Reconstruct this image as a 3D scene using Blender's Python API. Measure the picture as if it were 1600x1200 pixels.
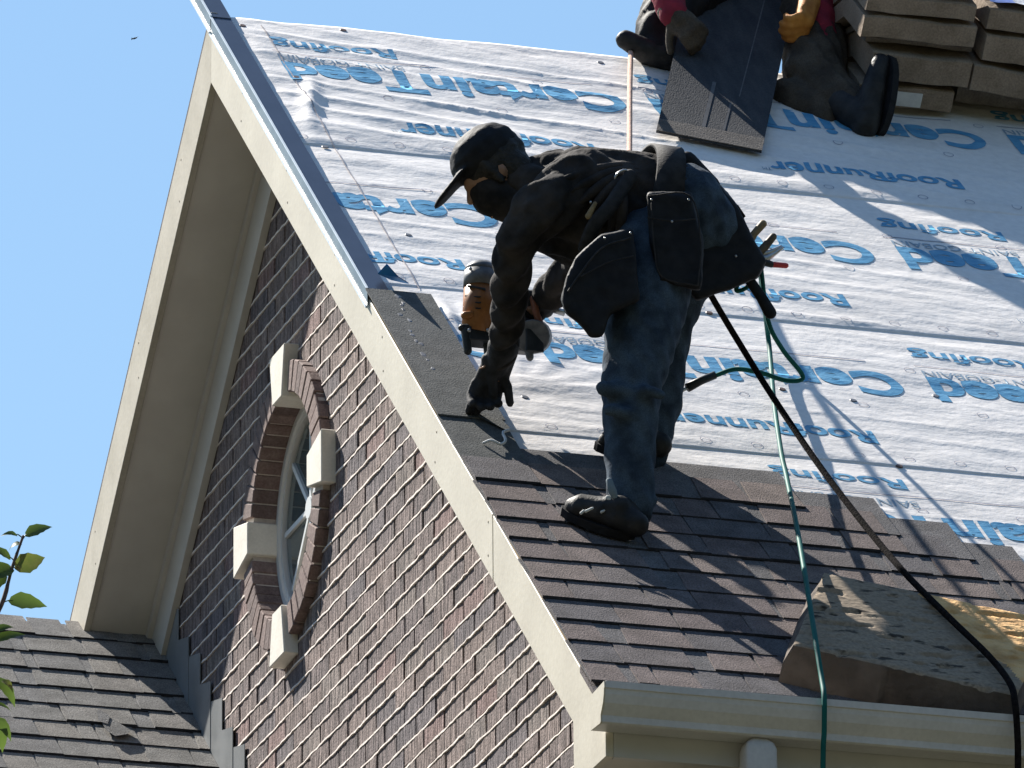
import bpy, bmesh, math, random
import numpy as np
from mathutils import Vector, Matrix
random.seed(7)
rng = np.random.RandomState(11)
for o in list(bpy.data.objects): bpy.data.objects.remove(o)
scene = bpy.context.scene
col = scene.collection
V = lambda *a: Vector(a)

# ------------------------------------------------------------------ camera
T = 0.8605            # roof pitch (rise per run)
CP = 1/math.sqrt(1+T*T)
OV = 0.251            # rake overhang
FPX = 15013.0         # focal length in pixels of the 1600 px wide photograph
yaw, pitch, roll = 0.29910863, 0.332513158, -0.00797580112
cy, sy_, cpn, spn = math.cos(yaw), math.sin(yaw), math.cos(pitch), math.sin(pitch)
fw = Vector((sy_*cpn, cy*cpn, spn)); r0 = Vector((cy, -sy_, 0)); u0 = r0.cross(fw)
rt = math.cos(roll)*r0+math.sin(roll)*u0; up = -math.sin(roll)*r0+math.cos(roll)*u0
CAM = Vector((-OV, 0, 0))-(-0.948312911*rt+0.949373273*up+30.2507158*fw)
GROUND = CAM.z-1.6
cd = bpy.data.cameras.new('camera'); cam = bpy.data.objects.new('camera', cd); col.objects.link(cam)
cd.sensor_width = 36; cd.lens = FPX/1600*36; cd.clip_start = .5; cd.clip_end = 6000
M = Matrix((rt, up, -fw)).transposed().to_4x4(); M.translation = CAM
cam.matrix_world = M
scene.camera = cam
scene.render.resolution_x = 1024; scene.render.resolution_y = 768

# ------------------------------------------------------------------ sky, sun, exposure
SUN = Vector((-.2865, .6017, .745)).normalized()
elev = math.asin(SUN.z); azim = math.atan2(SUN.x, SUN.y)
w = bpy.data.worlds.new('World'); scene.world = w; w.use_nodes = True
nt = w.node_tree; nt.nodes.clear()
sky = nt.nodes.new('ShaderNodeTexSky'); sky.sky_type = 'NISHITA'; sky.sun_disc = False
sky.sun_elevation = elev; sky.sun_rotation = azim
sky.air_density = 1.6; sky.dust_density = 0; sky.ozone_density = 5
bg = nt.nodes.new('ShaderNodeBackground'); bg.inputs[1].default_value = .05
wo = nt.nodes.new('ShaderNodeOutputWorld')
nt.links.new(sky.outputs[0], bg.inputs[0]); nt.links.new(bg.outputs[0], wo.inputs[0])
sl = bpy.data.lights.new('sun', 'SUN'); sl.energy = 4.5; sl.angle = math.radians(.5); sl.color = (1, .95, .87)
so = bpy.data.objects.new('sun', sl); col.objects.link(so)
so.rotation_euler = (-SUN).to_track_quat('-Z', 'Y').to_euler()
so.location = (-20, 30, 40)
vs = scene.view_settings
vs.view_transform = 'Standard'; vs.look = 'None'; vs.gamma = 1; vs.exposure = 1.45; vs.use_curve_mapping = False
scene.render.engine = 'CYCLES'

# ------------------------------------------------------------------ helpers
def ray(px, py): return fw+(px-800)/FPX*rt-(py-600)/FPX*up
def at(px, py, y):
    k = ray(px, py); return CAM+k*((y-CAM.y)/k.y)
def atx(px, py, x):
    k = ray(px, py); return CAM+k*((x-CAM.x)/k.x)
def rf(px, py, h=.23):
    n = Vector((0, -T, 1)); k = ray(px, py); return CAM+k*((h-n.dot(CAM))/n.dot(k))
def RP(u, v, h):                                   # roof coordinates -> world (v = metres up the slope, <0)
    return Vector((u, v*CP, T*v*CP+h))
NR = Vector((0, -T*CP, CP))                        # roof normal
DS = Vector((0, -CP, -T*CP))                       # down the slope

class MB:
    def __init__(s): s.v = []; s.f = []; s.m = []
    def add(s, vs, fs, mi=0):
        b = len(s.v); s.v += [tuple(p) for p in vs]
        for f in fs: s.f.append(tuple(b+i for i in f)); s.m.append(mi)
    def hexa(s, a, b, mi=0):                       # two quads a (4) and b (4)
        s.add(list(a)+list(b), [(3,2,1,0),(4,5,6,7),(0,1,5,4),(1,2,6,5),(2,3,7,6),(3,0,4,7)], mi)
    def box(s, lo, hi, mi=0):
        x0,y0,z0 = lo; x1,y1,z1 = hi
        s.hexa([(x0,y0,z0),(x1,y0,z0),(x1,y1,z0),(x0,y1,z0)],[(x0,y0,z1),(x1,y0,z1),(x1,y1,z1),(x0,y1,z1)],mi)
    def prism(s, pa, pb, mi=0, caps=True):
        n = len(pa); fs = [(i,(i+1)%n,n+(i+1)%n,n+i) for i in range(n)]
        if caps: fs += [tuple(range(n))[::-1], tuple(range(n,2*n))]
        s.add(list(pa)+list(pb), fs, mi)
    def tube(s, pts, rad, n=10, mi=0, caps=True, flat=None, round_ends=True):
        pts = [Vector(p) for p in pts]
        if not isinstance(rad, (list, tuple)): rad = [rad]*len(pts)
        pts = list(pts); rad = list(rad)
        if caps and round_ends:
            d0 = (pts[0]-pts[1]).normalized(); d1 = (pts[-1]-pts[-2]).normalized()
            pre = []; post = []
            for a in (80, 55, 28):
                a = math.radians(a)
                pre.append((pts[0]+d0*rad[0]*math.sin(a), rad[0]*math.cos(a)))
                post.insert(0, (pts[-1]+d1*rad[-1]*math.sin(a), rad[-1]*math.cos(a)))
            pts = [p for p,_ in pre]+pts+[p for p,_ in post]; rad = [r for _,r in pre]+rad+[r for _,r in post]
        rings = []; ref = None
        for i,p in enumerate(pts):
            t = (pts[min(i+1,len(pts)-1)]-pts[max(i-1,0)]).normalized()
            if ref is None:
                ref = Vector((0,0,1)) if abs(t.z) < .9 else Vector((1,0,0))
            a = (ref-t*ref.dot(t)).normalized(); ref = a; b = t.cross(a)
            ring = []
            for k in range(n):
                o = (a*math.cos(2*math.pi*k/n)+b*math.sin(2*math.pi*k/n))*rad[i]
                if flat: ax,fac = flat; o = o+ax*(o.dot(ax))*(fac-1)
                ring.append(p+o)
            rings.append(ring)
        vs = [q for r in rings for q in r]; fs = []
        for i in range(len(rings)-1):
            for k in range(n):
                fs.append((i*n+k, i*n+(k+1)%n, (i+1)*n+(k+1)%n, (i+1)*n+k))
        if caps:
            fs.append(tuple(range(n))[::-1]); L = (len(rings)-1)*n; fs.append(tuple(range(L,L+n)))
        s.add(vs, fs, mi)
    def ell(s, c, ax, n=14, mi=0):                 # ellipsoid, ax = three half-axis vectors
        c = Vector(c); vs = []; fs = []; m = n//2
        for i in range(m+1):
            th = math.pi*i/m
            for k in range(n):
                ph = 2*math.pi*k/n
                vs.append(c+ax[0]*math.sin(th)*math.cos(ph)+ax[1]*math.sin(th)*math.sin(ph)+ax[2]*math.cos(th))
        for i in range(m):
            for k in range(n): fs.append((i*n+k, (i+1)*n+k, (i+1)*n+(k+1)%n, i*n+(k+1)%n))
        s.add(vs, fs, mi)
def par(o, p):
    o.parent = p; o.matrix_parent_inverse = p.matrix_world.inverted()
    return o
def link(name, me, mats, parent=None, smooth=False):
    if not isinstance(mats, (list, tuple)): mats = [mats]
    for m in mats:
        if m.name not in [x.name for x in me.materials if x]: me.materials.append(m)
    if smooth: me.polygons.foreach_set('use_smooth', [True]*len(me.polygons))
    o = bpy.data.objects.new(name, me); col.objects.link(o)
    if parent: par(o, parent)
    return o
def obj(name, mb, mats, parent=None, smooth=False, bevel=0, fix=True):
    me = bpy.data.meshes.new(name); me.from_pydata(mb.v, [], mb.f)
    if len(set(mb.m)) > 1: me.polygons.foreach_set('material_index', mb.m)
    if fix:
        bm = bmesh.new(); bm.from_mesh(me); bmesh.ops.recalc_face_normals(bm, faces=bm.faces)
        if bevel:
            bmesh.ops.bevel(bm, geom=[e for e in bm.edges if e.is_manifold and e.calc_face_angle(0) > .5], offset=bevel, segments=1, affect='EDGES', profile=.5)
        bm.to_mesh(me); bm.free()
    me.update()
    return link(name, me, mats, parent, smooth)
def empty(name, loc):
    o = bpy.data.objects.new(name, None); col.objects.link(o); o.location = loc; o.empty_display_size = .1
    o.matrix_world = Matrix.Translation(loc); return o
def tag(o, label=None, cat=None, group=None, kind=None):
    if label: o['label'] = label
    if cat: o['category'] = cat
    if group: o['group'] = group
    if kind: o['kind'] = kind
    return o
def bez(pts, n=8):                                  # Catmull-Rom through the points
    P = [Vector(p) for p in pts]; out = []
    for i in range(len(P)-1):
        a = P[i-1] if i else P[0]*2-P[1]; b = P[i]; c = P[i+1]; d = P[i+2] if i+2 < len(P) else P[-1]*2-P[-2]
        for k in range(n):
            t = k/n
            out.append(.5*((2*b)+(c-a)*t+(2*a-5*b+4*c-d)*t*t+(3*b-a-3*c+d)*t**3))
    return out+[P[-1]]

# ------------------------------------------------------------------ materials
def mat(name, c1, c2=None, scale=8, rough=.75, detail=4, bump=0, bscale=None, stretch=None, metal=0, spec=.3, ramp=(.35,.65), speck=None, bump2=None):
    m = bpy.data.materials.new(name); m.use_nodes = True; n = m.node_tree; L = n.links
    b = n.nodes['Principled BSDF']; b.inputs['Roughness'].default_value = rough; b.inputs['Metallic'].default_value = metal
    b.inputs['Specular IOR Level'].default_value = spec
    tc = n.nodes.new('ShaderNodeTexCoord'); src = tc.outputs['Object']
    if stretch:
        mp = n.nodes.new('ShaderNodeMapping'); mp.inputs['Scale'].default_value = stretch; L.new(src, mp.inputs[0]); src2 = mp.outputs[0]
    else: src2 = src
    c2 = c2 or c1
    nz = n.nodes.new('ShaderNodeTexNoise'); nz.inputs['Scale'].default_value = scale; nz.inputs['Detail'].default_value = detail
    L.new(src2, nz.inputs[0])
    cr = n.nodes.new('ShaderNodeValToRGB'); cr.color_ramp.elements[0].position = ramp[0]; cr.color_ramp.elements[1].position = ramp[1]
    cr.color_ramp.elements[0].color = (*c1, 1); cr.color_ramp.elements[1].color = (*c2, 1)
    L.new(nz.outputs['Fac'], cr.inputs[0]); cout = cr.outputs[0]
    if speck:                                       # (scale, amount): fine light/dark grain
        s2 = n.nodes.new('ShaderNodeTexNoise'); s2.inputs['Scale'].default_value = speck[0]; s2.inputs['Detail'].default_value = 2
        L.new(src, s2.inputs[0])
        mr = n.nodes.new('ShaderNodeMapRange'); mr.inputs[1].default_value = .3; mr.inputs[2].default_value = .7
        mr.inputs[3].default_value = 1-speck[1]; mr.inputs[4].default_value = 1+speck[1]
        L.new(s2.outputs['Fac'], mr.inputs[0])
        mx = n.nodes.new('ShaderNodeVectorMath'); mx.operation = 'SCALE'; L.new(cout, mx.inputs[0]); L.new(mr.outputs[0], mx.inputs['Scale']); cout = mx.outputs[0]
    L.new(cout, b.inputs['Base Color'])
    if bump:
        bn = n.nodes.new('ShaderNodeTexNoise'); bn.inputs['Scale'].default_value = bscale or scale*3; bn.inputs['Detail'].default_value = 5
        L.new(src2, bn.inputs[0])
        bp = n.nodes.new('ShaderNodeBump'); bp.inputs['Strength'].default_value = 1; bp.inputs['Distance'].default_value = bump
        L.new(bn.outputs['Fac'], bp.inputs['Height'])
        if bump2:
            b2 = n.nodes.new('ShaderNodeTexNoise'); b2.inputs['Scale'].default_value = bump2[1]; b2.inputs['Detail'].default_value = 3; L.new(src, b2.inputs[0])
            p2 = n.nodes.new('ShaderNodeBump'); p2.inputs['Strength'].default_value = 1; p2.inputs['Distance'].default_value = bump2[0]
            L.new(b2.outputs['Fac'], p2.inputs['Height']); L.new(bp.outputs[0], p2.inputs['Normal']); bp = p2
        L.new(bp.outputs[0], b.inputs['Normal'])
    return m
cream = mat('cream_paint', (.515,.472,.385), (.58,.535,.44), 5, .55, 6, .0006, 60, speck=(60,.04))
cream_grey = mat('grey_cream_paint', (.36,.325,.255), (.44,.40,.325), 6, .6, 8, .0006, 60, ramp=(.3,.6), speck=(90,.06))  # greyer, darker cream for the left rake board
trim = mat('trim_paint', (.44,.43,.415), (.50,.485,.465), 7, .5, 5, .0004, 50)
nail_m = mat('nail_head_paint', (.26,.22,.17), (.36,.31,.25), 60, .6)
soffit_m = mat('soffit_paint', (.52,.485,.435), (.58,.545,.49), 6, .7, 5, .0005, 40)
mortar = mat('mortar', (.40,.35,.31), (.52,.46,.41), 40, .95, 4, .002, 120)
brick_cols = [((0.105,0.079,0.073),(0.217,0.170,0.157)), ((0.087,0.070,0.068),(0.176,0.140,0.136)), ((0.121,0.089,0.079),(0.249,0.194,0.176)),
              ((0.081,0.069,0.073),(0.161,0.136,0.140)), ((0.142,0.089,0.081),(0.250,0.173,0.161)), ((0.112,0.092,0.084),(0.247,0.204,0.184))]
brick_m = [mat('brick_%s' % n, a, b, 26, .92, 6, .011, 42, stretch=(1,1.7,.30), speck=(120,.34), bump2=(.003,130), ramp=(.40,.60)) for n,(a,b) in zip(('brown','umber','tan','slate','red','buff'), brick_cols)]
ring_m = [mat('ring_brick_%d' % i, a, b, 30, .9, 5, .002, 90, speck=(140,.2)) for i,(a,b) in enumerate([((.15,.10,.09),(.20,.145,.128)),((.17,.12,.108),(.225,.165,.15)),((.12,.085,.078),(.165,.12,.11))])]
stone_m = mat('limestone', (.66,.62,.54), (.74,.70,.62), 12, .85, 5, .0008, 80, speck=(120,.05))
bed_m = mat('mortar_bed', (.62,.55,.495), (.78,.70,.64), 26, .95, 5, .003, 90, ramp=(.3,.65))
glass = mat('window_glass', (.03,.06,.065), (.05,.085,.09), 3, .05, 2, spec=.8)
white_frame = mat('white_frame_paint', (.62,.63,.62), None, 9, .45)
def shingle_mats(pre, cols):
    return [mat(pre+str(i), tuple(c*.82 for c in a), tuple(c*1.18 for c in a), 14, .95, 5, .003, 210, speck=(230,.42), spec=.15) for i,a in enumerate(cols)]
sh_m = shingle_mats('shingle_granules_', [(.150,.120,.112),(.124,.108,.107),(.168,.134,.122),(.108,.099,.102),(.136,.108,.103),(.117,.111,.112)])
sh2_m = shingle_mats('weathered_granules_', [(.20,.19,.177),(.18,.174,.165),(.215,.20,.182),(.165,.16,.156),(.193,.18,.167),(.185,.18,.176)])
butt_m = mat('asphalt_butt', (.014,.013,.014), (.028,.025,.025), 60, .95)
sh_m.append(butt_m); sh2_m.append(butt_m)
starter_m = mat('starter_granules', (.085,.088,.086), (.12,.122,.118), 16, .95, 5, .002, 180, speck=(230,.28), spec=.15)
sealant = mat('sealant_dab', (.13,.13,.135), (.22,.22,.225), 30, .5)
deck_m = mat('deck_plywood', (.30,.21,.12), (.38,.28,.17), 8, .85)
memb = mat('underlayment_sheet', (.75,.713,.682), (.82,.78,.747), 3.5, .55, 6, .0042, 11, stretch=(1,1.6,1.6), speck=(40,.05), ramp=(.3,.65), bump2=(.0010,60), spec=.35)
ink = mat('print_blue', (.055,.255,.46), (.13,.36,.56), 20, .5, 5, .0030, 26, stretch=(1,1.6,1.6), ramp=(.3,.6))
ink2 = mat('print_grey_blue', (.22,.32,.42), (.33,.42,.50), 40, .55, 5, ramp=(.3,.6))
ink3 = mat('print_line', (.26,.26,.34), (.42,.42,.48), 30, .6, 5, ramp=(.3,.6))
flap_blue = mat('sheet_blue_back', (.02,.16,.42), (.04,.24,.52), 10, .5)
sky_navy = mat('drip_edge_metal', (.016,.026,.050), (.026,.038,.068), 6, .34, 5, spec=.6)  # sky reflection put into the dark metal's base colour
drip_hem_glint = mat('drip_edge_hem_glint', (.62,.68,.72), (.72,.77,.80), 14, .3, 4, spec=.6)  # pale hem; also the highlight painted along the flange corner
drip_side = mat('drip_edge_side', (.15,.18,.19), (.21,.25,.26), 14, .35, 4, spec=.5)
cap_m = mat('nail_cap_rust', (.10,.06,.05), (.17,.11,.09), 60, .5)
cap_g = mat('nail_cap_grey', (.12,.13,.15), (.22,.22,.24), 60, .5)
chalk = mat('chalk_grey', (.30,.28,.30), (.48,.44,.45), 40, .9)
flash_m = mat('flashing_metal', (.15,.16,.165), (.20,.21,.215), 9, .45, 5, spec=.5)
gut_m = mat('gutter_paint', (.51,.50,.497), (.58,.568,.565), 6, .45, 5, .0005, 30, speck=(80,.05))
def sheen(m, wgt, rough=.35, tint=(1,.95,.9)):
    b_ = m.node_tree.nodes['Principled BSDF']; b_.inputs['Sheen Weight'].default_value = wgt; b_.inputs['Sheen Roughness'].default_value = rough; b_.inputs['Sheen Tint'].default_value = (*tint,1)
    return m
jacket_m = mat('black_jacket', (.012,.0115,.012), (.050,.043,.040), 12, .85, 6, .004, 40, spec=.15)
jean_m = mat('dark_denim', (.020,.032,.050), (.052,.078,.110), 18, .9, 8, .003, 60, speck=(300,.25), spec=.15)
jean_worn = mat('worn_denim', (.10,.14,.17), (.16,.20,.22), 22, .9, 6)
black_m = mat('black_nylon', (.004,.004,.0055), (.011,.011,.013), 30, .7, 5, .002, 60, spec=.25)
belt_m = mat('belt_webbing', (.012,.0115,.012), (.028,.026,.026), 40, .8, 5, .001, 150)
glove_m = mat('black_glove', (.010,.011,.013), (.03,.03,.034), 30, .8, 5, .002, 90)
shoe_m = mat('black_shoe', (.006,.006,.007), (.022,.021,.021), 24, .6, 5, .002, 70)
shoe_w = mat('pale_lace', (.42,.42,.40), (.6,.6,.57), 40, .8)
skin_m = mat('skin', (.27,.15,.095), (.33,.19,.125), 14, .55, 4)
hair_m = mat('dark_hair', (.010,.009,.008), (.03,.026,.022), 60, .6, 5, .004, 120)
steel = mat('steel', (.35,.35,.35), (.5,.5,.5), 30, .35, 4, metal=.8)
orange_m = mat('nailer_orange', (.22,.085,.022), (.31,.125,.035), 20, .45, 4, speck=(120,.1))
gun_dark = mat('nailer_black', (.014,.018,.02), (.032,.036,.04), 30, .5, 4)
gun_grey = mat('nailer_grey', (.09,.095,.10), (.17,.17,.175), 40, .5, 5)
rope_m = mat('dark_rope', (.006,.005,.005), (.018,.014,.013), 90, .95, 4, .003, 150, spec=.05)
tan_rope_m = mat('tan_rope', (.50,.31,.23), (.62,.42,.33), 90, .9, 4, .003, 150)
hose_m = mat('green_air_hose', (.006,.085,.072), (.012,.12,.10), 12, .6, 4, spec=.12)
foam_top = mat('foam_grey_dirt', (.050,.039,.029), (.275,.212,.148), 15, .98, 7, .002, 40, stretch=(1,2.2,2.2), ramp=(.33,.42), speck=(90,.2))
foam_side = mat('foam_brown_side', (.085,.068,.056), (.15,.12,.098), 9, .98, 7, .008, 40)  # darker brown for the sides of the pad
foam_bare_sunlit = mat('foam_bare_sunlit', (.50,.27,.10), (.78,.48,.21), 16, .98, 8, .012, 34, ramp=(.3,.6))  # bare yellow foam, brightened in colour as the sunlit patch
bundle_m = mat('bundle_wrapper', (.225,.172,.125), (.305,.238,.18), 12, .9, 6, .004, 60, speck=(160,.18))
bundle_shade_m = mat('bundle_wrapper_shade', (.15,.13,.11), (.21,.185,.16), 12, .9, 6, .004, 60, speck=(160,.18))  # wrapper colour darkened to stand for shade within the stacks
label_w = mat('bundle_label', (.55,.56,.56), (.7,.7,.69), 30, .7, 5)
wrap_w = mat('white_wrap', (.68,.66,.66), (.78,.76,.75), 14, .4, 5, .006, 20)
wrap_b = mat('blue_wrap_print', (.16,.24,.62), (.35,.42,.74), 24, .4, 5)
red_m = mat('red_shirt', (.15,.012,.026), (.25,.022,.045), 18, .85, 6, .003, 50)
brown_p = mat('brown_work_trousers', (.035,.028,.022), (.075,.060,.045), 14, .9, 8, .004, 60, speck=(200,.25))
leather = mat('tan_leather_glove', (.42,.155,.03), (.60,.27,.06), 22, .7, 6, .003, 60)
sheet_m = mat('shingle_back', (.030,.034,.042), (.052,.054,.060), 9, .85, 7, .002, 120, stretch=(3,1,.6), speck=(160,.2))
sheet_edge = mat('shingle_lower_band', (.085,.075,.07), (.13,.115,.105), 14, .95, 6, .003, 180, speck=(230,.3))  # lighter band across the lower end of the held shingle
tool_wood = mat('tool_handle_wood', (.17,.115,.05), (.25,.175,.085), 40, .6)
tool_red = mat('tool_red_grip', (.40,.03,.035), (.52,.06,.06), 30, .5)
leaf_m = mat('green_leaf', (.035,.075,.018), (.075,.125,.03), 25, .5, 5, spec=.4)
def translucent(m, c, f=.45):
    n = m.node_tree; b_ = n.nodes['Principled BSDF']; t_ = n.nodes.new('ShaderNodeBsdfTranslucent'); t_.inputs[0].default_value = (*c,1); x_ = n.nodes.new('ShaderNodeMixShader'); x_.inputs[0].default_value = f
    n.links.new(b_.outputs[0], x_.inputs[1]); n.links.new(t_.outputs[0], x_.inputs[2]); n.links.new(x_.outputs[0], n.nodes['Material Output'].inputs[0])
translucent(leaf_m, (.10,.16,.03))
leaf_y = mat('yellowing_leaf', (.07,.12,.025), (.26,.20,.06), 40, .5, 5, ramp=(.4,.65))
translucent(leaf_y, (.16,.20,.04), .3)
stem_m = mat('leaf_stem', (.07,.055,.055), (.12,.09,.08), 30, .8)
bark = mat('bark', (.10,.08,.06), (.17,.14,.11), 16, .95, 8, .01, 30)
grass_m = mat('dry_lawn', (.060,.060,.038), (.085,.080,.055), 3, .95, 8)
bird_m = mat('bird_grey', (.05,.055,.06), None, 9, .8)

# ------------------------------------------------------------------ ground
g = MB(); g.add([(-600,-600,GROUND),(600,-600,GROUND),(600,600,GROUND),(-600,600,GROUND)], [(0,1,2,3)])
tag(obj('ground', g, grass_m), kind='structure')

# unseen leafy screen added behind the camera: it closes off the low sky the eaves and reveals face
wd = MB(); Rw = random.Random(31)
for i in range(15000):
    a_ = math.radians(Rw.uniform(-100, 100)); rr_ = Rw.uniform(42, 52); x_ = rr_*math.sin(a_)*1.15; y_ = -rr_*math.cos(a_)+2
    top_ = 22+5*math.sin(x_*.37)+3*math.sin(x_*.91+1)+2*math.sin(y_*.6); z_ = GROUND+top_*math.sqrt(Rw.random())
    c_ = Vector((x_,y_,z_)); d1 = Vector((Rw.uniform(-1,1),Rw.uniform(-1,1),Rw.uniform(-1,1))).normalized(); d2 = d1.orthogonal().normalized(); q_ = Rw.uniform(.5,1.1)
    wd.add([c_-d1*q_,c_-d2*q_*.7,c_+d1*q_,c_+d2*q_*.7], [(0,1,2,3)])
tag(obj('foliage_screen', wd, mat('screen_foliage', (.03,.05,.015), (.06,.085,.03), .3, .8), fix=False), 'unseen leafy screen added behind the camera to block low sky', 'light blocker', kind='stuff')

# ------------------------------------------------------------------ house: walls and bricks
house = empty('brick_house', (0, -1, GROUND))
tag(house, 'brick house with cream gable trim and half shingled roof', 'house')
WC = (-.045, -1.397)                                # centre of the round window (y, z)
R_IN, R_OUT = .355, .452
Y0, Y1, XE = -3.70, 3.70, 6.0
EAVE_Z = -3.385
def circ(r, n=48, y0=WC[0], z0=WC[1]): return [(y0+r*math.cos(2*math.pi*k/n), z0+r*math.sin(2*math.pi*k/n)) for k in range(n)]
# mortar face with a round hole: a ring of quads from the circle out to the gable outline
wm = MB()
outl = [(Y0, GROUND), (Y1, GROUND), (Y1, -T*Y1+.1), (0, .1), (Y0, T*Y0+.1)]
def hit(a):                                         # ray from the window centre to the outline
    d = (math.cos(a), math.sin(a)); best = None
    for i in range(5):
        p, q = outl[i], outl[(i+1)%5]; ex, ey = q[0]-p[0], q[1]-p[1]
        den = d[0]*ey-d[1]*ex
        if abs(den) < 1e-9: continue
        s = ((p[0]-WC[0])*ey-(p[1]-WC[1])*ex)/den; t = ((p[0]-WC[0])*d[1]-(p[1]-WC[1])*d[0])/den
        if s > 0 and -1e-6 <= t <= 1+1e-6 and (best is None or s < best): best = s
    return (WC[0]+d[0]*best, WC[1]+d[1]*best)
angs = sorted([2*math.pi*k/64 for k in range(64)]+[math.atan2(p[1]-WC[1], p[0]-WC[0]) % (2*math.pi) for p in outl])
for xx in (.0055, .25):
    inn = [(xx, WC[0]+.40*math.cos(a), WC[1]+.40*math.sin(a)) for a in angs]; out = [(xx, *hit(a)) for a in angs]
    n = len(angs); wm.add(inn+out, [(i,(i+1)%n,n+(i+1)%n,n+i) for i in range(n)])
wall = obj('gable_wall', wm, mortar, house)
# bricks
CH, BL, J = .0677, .2025, .0095
def clipp(poly, n, d):                              # keep n.p >= d
    out = []
    for i in range(len(poly)):
        p, q = poly[i], poly[(i+1)%len(poly)]; a = n[0]*p[0]+n[1]*p[1]-d; b = n[0]*q[0]+n[1]*q[1]-d
        if a >= 0: out.append(p)
        if (a >= 0) != (b >= 0): t = a/(a-b); out.append((p[0]+(q[0]-p[0])*t, p[1]+(q[1]-p[1])*t))
    return out
def proj(P):
    d = Vector(P)-CAM; z = d.dot(fw); return 800+FPX*d.dot(rt)/z, 600-FPX*d.dot(up)/z
cand = []; rest = MB()
row = 0; z = -3.55
ZB = -3.55
nrow = int((0.1-ZB)/CH)+1
for rI in range(nrow):
    z0 = ZB+rI*CH; y = Y0-.11*(rI % 2)-.02*rng.rand()
    while y < Y1:
        a, b = y, y+BL-J; y += BL
        a = max(a, Y0); b = min(b, Y1)
        if b-a < .03: continue
        zt = z0+CH-J
        if max(zt-T*a if a < 0 else -9, zt+T*b if b > 0 else -9, zt-T*min(a,0)+(0)) > .16 and (zt+T*abs(a if abs(a) > abs(b) else b)) > .16: continue
        poly = [(a,z0),(b,z0),(b,zt),(a,zt)]
        cx, cz = (a+b)/2-WC[0], (z0+zt)/2-WC[1]; dd = math.hypot(cx, cz)
        if dd < .62:
            if dd < .40: continue
            nn = (cx/dd, cz/dd); poly = clipp(poly, nn, R_OUT-.004+nn[0]*WC[0]+nn[1]*WC[1])
            if len(poly) < 3: continue
        pts = proj((0, (a+b)/2, (z0+zt)/2))
        vis = -20 < pts[0] < 1000 and 200 < pts[1] < 1216
        if vis:
            yc, zc = (a+b)/2, (z0+zt)/2
            if yc > 0 and zc > -T*yc-.18: vis = False               # behind the frieze board
            if yc < 0 and zc > T*yc-.42: vis = False                # behind the rake overhang
            if zc < T*yc-2.60: vis = False                          # below the lower roof
        cand.append((vis, poly))
vis_n = sum(1 for c in cand if c[0])
nb = 0
for vis, poly in cand:
    dep = -.0005+.0035*random.random(); tw = random.uniform(-.0015,.0015)
    jit = lambda p: (p[0]+random.uniform(-.0012,.0012), p[1]+random.uniform(-.0012,.0012))
    pj = [jit(p) for p in poly]; ym = sum(p[0] for p in pj)/len(pj); zm = sum(p[1] for p in pj)/len(pj)
    inset = [(p[0]+(ym-p[0])*.02, p[1]+(zm-p[1])*.06) for p in pj]
    base = [(.009, *p) for p in pj]; mid = [(-dep*.6, *p) for p in pj]; top = [(-dep+tw*(p[0]-ym)/.1, *p) for p in inset]
    n = len(pj)
    def put(mb, mi):
        b0 = base+mid+top
        fs = [(i,(i+1)%n,n+(i+1)%n,n+i) for i in range(n)]+[(n+i,n+(i+1)%n,2*n+(i+1)%n,2*n+i) for i in range(n)]+[tuple(range(2*n,3*n))]
        mb.add(b0, fs, mi)
    mi = random.choices(range(6), (30,22,18,14,6,10))[0]
    if vis and nb < 300:
        mb = MB(); put(mb, 0); obj('brick', mb, brick_m[mi], wall); nb += 1
    else: put(rest, mi)
ro = obj('brick_courses', rest, brick_m, wall); ro['kind'] = 'stuff'
print('bricks visible', vis_n, 'built', nb)
# bed joints: a slightly proud, wavy bead of mortar under each course
for rI in range(nrow+1):
    zc = ZB+rI*CH-J/2; runs = [[]]; yy = Y0
    while yy < Y1:
        ok = (zc+T*abs(yy) < .12) and math.hypot(yy-WC[0], zc-WC[1]) > R_OUT-.012
        if ok: runs[-1].append(yy)
        elif runs[-1]: runs.append([])
        yy += .03
    for rn in runs:
        if len(rn) < 2: continue
        mbd = MB()
        pr = []
        for q_, y_ in enumerate(rn):
            j0 = random.uniform(-.0018,.0018); hw = J*.46+random.uniform(-.0012,.0014); xo = -.0040+random.uniform(-.0014,.0014)
            pr.append([(.006,y_,zc+j0-hw),(xo,y_,zc+j0-hw*.72),(xo+.0006,y_,zc+j0+hw*.6),(.006,y_,zc+j0+hw)])
        n_ = len(pr); mbd.add(sum(pr,[]), [(4*i_+k_,4*i_+k_+1,4*i_+k_+5,4*i_+k_+4) for i_ in range(n_-1) for k_ in range(3)])
        obj('mortar_bed', mbd, bed_m, wall)
# lower storeys (out of the picture): front wall facing the street, far gable, back wall
lw = MB()
lw.box((.01,Y0,GROUND),(XE,Y0+.2,EAVE_Z)); lw.box((.01,Y1-.2,GROUND),(XE,Y1,EAVE_Z))
obj('side_wall', lw, brick_m[0], house)
bk = MB(); bk.add([(XE-.3,Y0,GROUND),(XE-.3,Y1,GROUND),(XE-.3,Y1,-T*Y1+.1),(XE-.3,0,.1),(XE-.3,Y0,T*Y0+.1)], [(0,1,2,3,4)])
obj('far_gable_wall', bk, brick_m[0], house)

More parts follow.
